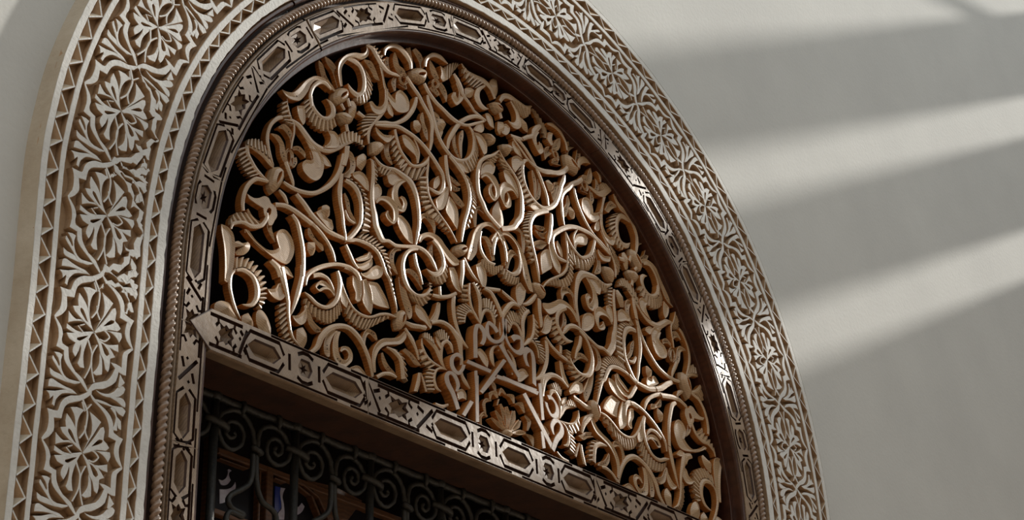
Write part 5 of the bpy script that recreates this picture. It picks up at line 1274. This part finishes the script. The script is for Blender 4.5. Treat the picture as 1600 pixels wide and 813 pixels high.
# little drilled eyes on the broad leaves, hole shade put into a dark colour
mb=MB()
def eye(x,y,z,r=.0016):
    n=6; v=[(x+r*math.cos(k*2*PI/n),y+r*math.sin(k*2*PI/n),z+.0006) for k in range(n)]+[(x,y,z-.0015)]
    mb.add(v,[(k,(k+1)%n,n) for k in range(n)],0)
for kind,nm,sym,d in DATA['items']:
    if kind=='s' and nm in('swan_leaf','scroll_leaf','scroll_spiral','seed_pod'):
        n=len(d)//4; ws=[math.hypot(d[4*i]-d[4*i+2],d[4*i+1]-d[4*i+3]) for i in range(n)]; i=max(range(n),key=lambda q:ws[q])
        a=[q/1e4 for q in d[4*i:4*i+4]]; j=min(i+1,n-1) if i<n-1 else i-1; b=[q/1e4 for q in d[4*j:4*j+4]]
        for t in (.0,.45):
            x=(a[0]+a[2])/2*(1-t)+(b[0]+b[2])/2*t; y=(a[1]+a[3])/2*(1-t)+(b[1]+b[3])/2*t
            for sx in ((1,-1) if sym else (1,)): eye(sx*x,y,ZL-(.0035 if nm=='swan_leaf' else .004))
o=mb.build('drilled_eyes',[M['wcut']],lat); o['kind']='stuff'

# ================================================================== wrought iron grille
gri=thing('wrought_iron_grille','black wrought iron window grille of scrolls and round bars hanging below the transom','grille',-.7317,0,-.14)
GR=DATA['gr']; BW=.2165; NB=8
def P3(a,dx=0,z=0,n=4): return [(x+dx,y,z) for x,y in cr(pts(a),n,False,180)]
mb=MB(); mb.tube([(-.16+.02*i,-.150+.0012*math.sin(i*1.7),0) for i in range(88)],.0078,8,wob=.05); mb.build('top_rail',[M['iron']],gri,True)
for k in range(NB):
    x=k*BW
    mb=MB(); mb.tube([(x,-.145,0),(x,-.6,0),(x,-1.2,0)],.0085,10); mb.build('bar',[M['iron']],gri,True)
    mb=MB(); mb.tube([(x-.012,-.150,.0),(x-.006,-.149,0),(x,-.148,0),(x+.006,-.149,0),(x+.012,-.150,0)],.012,8,rs=[.008,.0118,.0128,.0118,.008]); mb.build('knob',[M['iron']],gri,True)
    cx,cy=pts(GR['barcollar'])[0]
    mb=MB(); mb.tube([(x-.030,cy+.004,.006),(x-.014,cy+.002,.010),(x+.008,cy-.001,.012),(x+.024,cy-.003,.009),(x+.030,cy-.006,.002)],.0072,8,wob=.08); mb.build('collar',[M['iron']],gri,True)
for k in range(-1,NB-1):
    x=k*BW
    for nm in('left','right'):
        A=P3(GR[nm],x); n=len(A); mb=MB(); mb.tube(A,.006,8,rs=[.0058+(.0012*math.sin(i*1.9)*.4)-.0018*(i/n) for i in range(n)],wob=.05); mb.build('scroll',[M['iron']],gri,True)
    for nm in('leftlow','rightlow'):
        mb=MB(); mb.tube(P3(GR[nm],x),.0058,8,wob=.03); mb.build('lower_scroll',[M['iron']],gri,True)
    for nm in('hook1','hook2'):
        mb=MB(); h=pts(GR[nm]); a=h[0]; b=h[-1] if nm=='hook2' else h[2]
        mb.tube([(a[0]+x,-.141,-.008),(a[0]+x,-.139,.006),(a[0]+x+.001,-.150,.0115),((a[0]+b[0])/2+x,(a[1]+b[1])/2-.004,.009),(b[0]+x,b[1],.0)],.005,8,wob=.05); mb.build('hook',[M['iron']],gri,True)
    cx,cy=pts(GR['collar'])[0]
    mb=MB(); mb.tube([(cx+x-.014,cy+.004,.006),(cx+x-.008,cy+.003,.0095),(cx+x+.004,cy,.0095),(cx+x+.012,cy-.003,.006)],.0068,8,wob=.05); mb.build('collar',[M['iron']],gri,True)

# ================================================================== glazed shutters behind the grille
sh=thing('glazed_shutter','reddish cedar shutter with dark glass panes behind the iron grille','shutter',0,0,-.215)
def bar(x0,y0,x1,y1,w,zt=0,th=.02,name='rail'):
    dx,dy=x1-x0,y1-y0; l=math.hypot(dx,dy); nx,ny=-dy/l*w/2,dx/l*w/2
    mb=MB(); slab(mb,[(x0+nx,y0+ny),(x0-nx,y0-ny),(x1-nx,y1-ny),(x1+nx,y1+ny)],zt,zt-th,bev=.002,mt=0,ms=0); return mb.build(name,[M['shut']],sh)
for k,(x0,y0,x1,y1,w) in enumerate(GR['sh']):
    if abs(x1-x0)<.03: x1=x0; y1=-1.2
    bar(x0,y0,x1,y1,w,-.001*(k%5),name='stile' if x1==x0 else 'rail')
for P in GR['shp']:
    mb=MB(); slab(mb,pts(P),-.004,-.016,bev=.002,mt=0,ms=0); mb.build('wood_panel',[M['shut']],sh)
mb=MB(); mb.box(-.72,.85,-1.2,-.20,-.030,-.0185); pane=mb.build('pane',[M['glass']],sh)
for mn,P in GR['gl']:
    mb=MB(); slab(mb,cr(pts(P),3),-.0165,-.0185,mt=0,ms=0); mb.build('sky_reflection',[M[mn]],pane)  # reflections of the sky drawn as coloured pieces on the pane
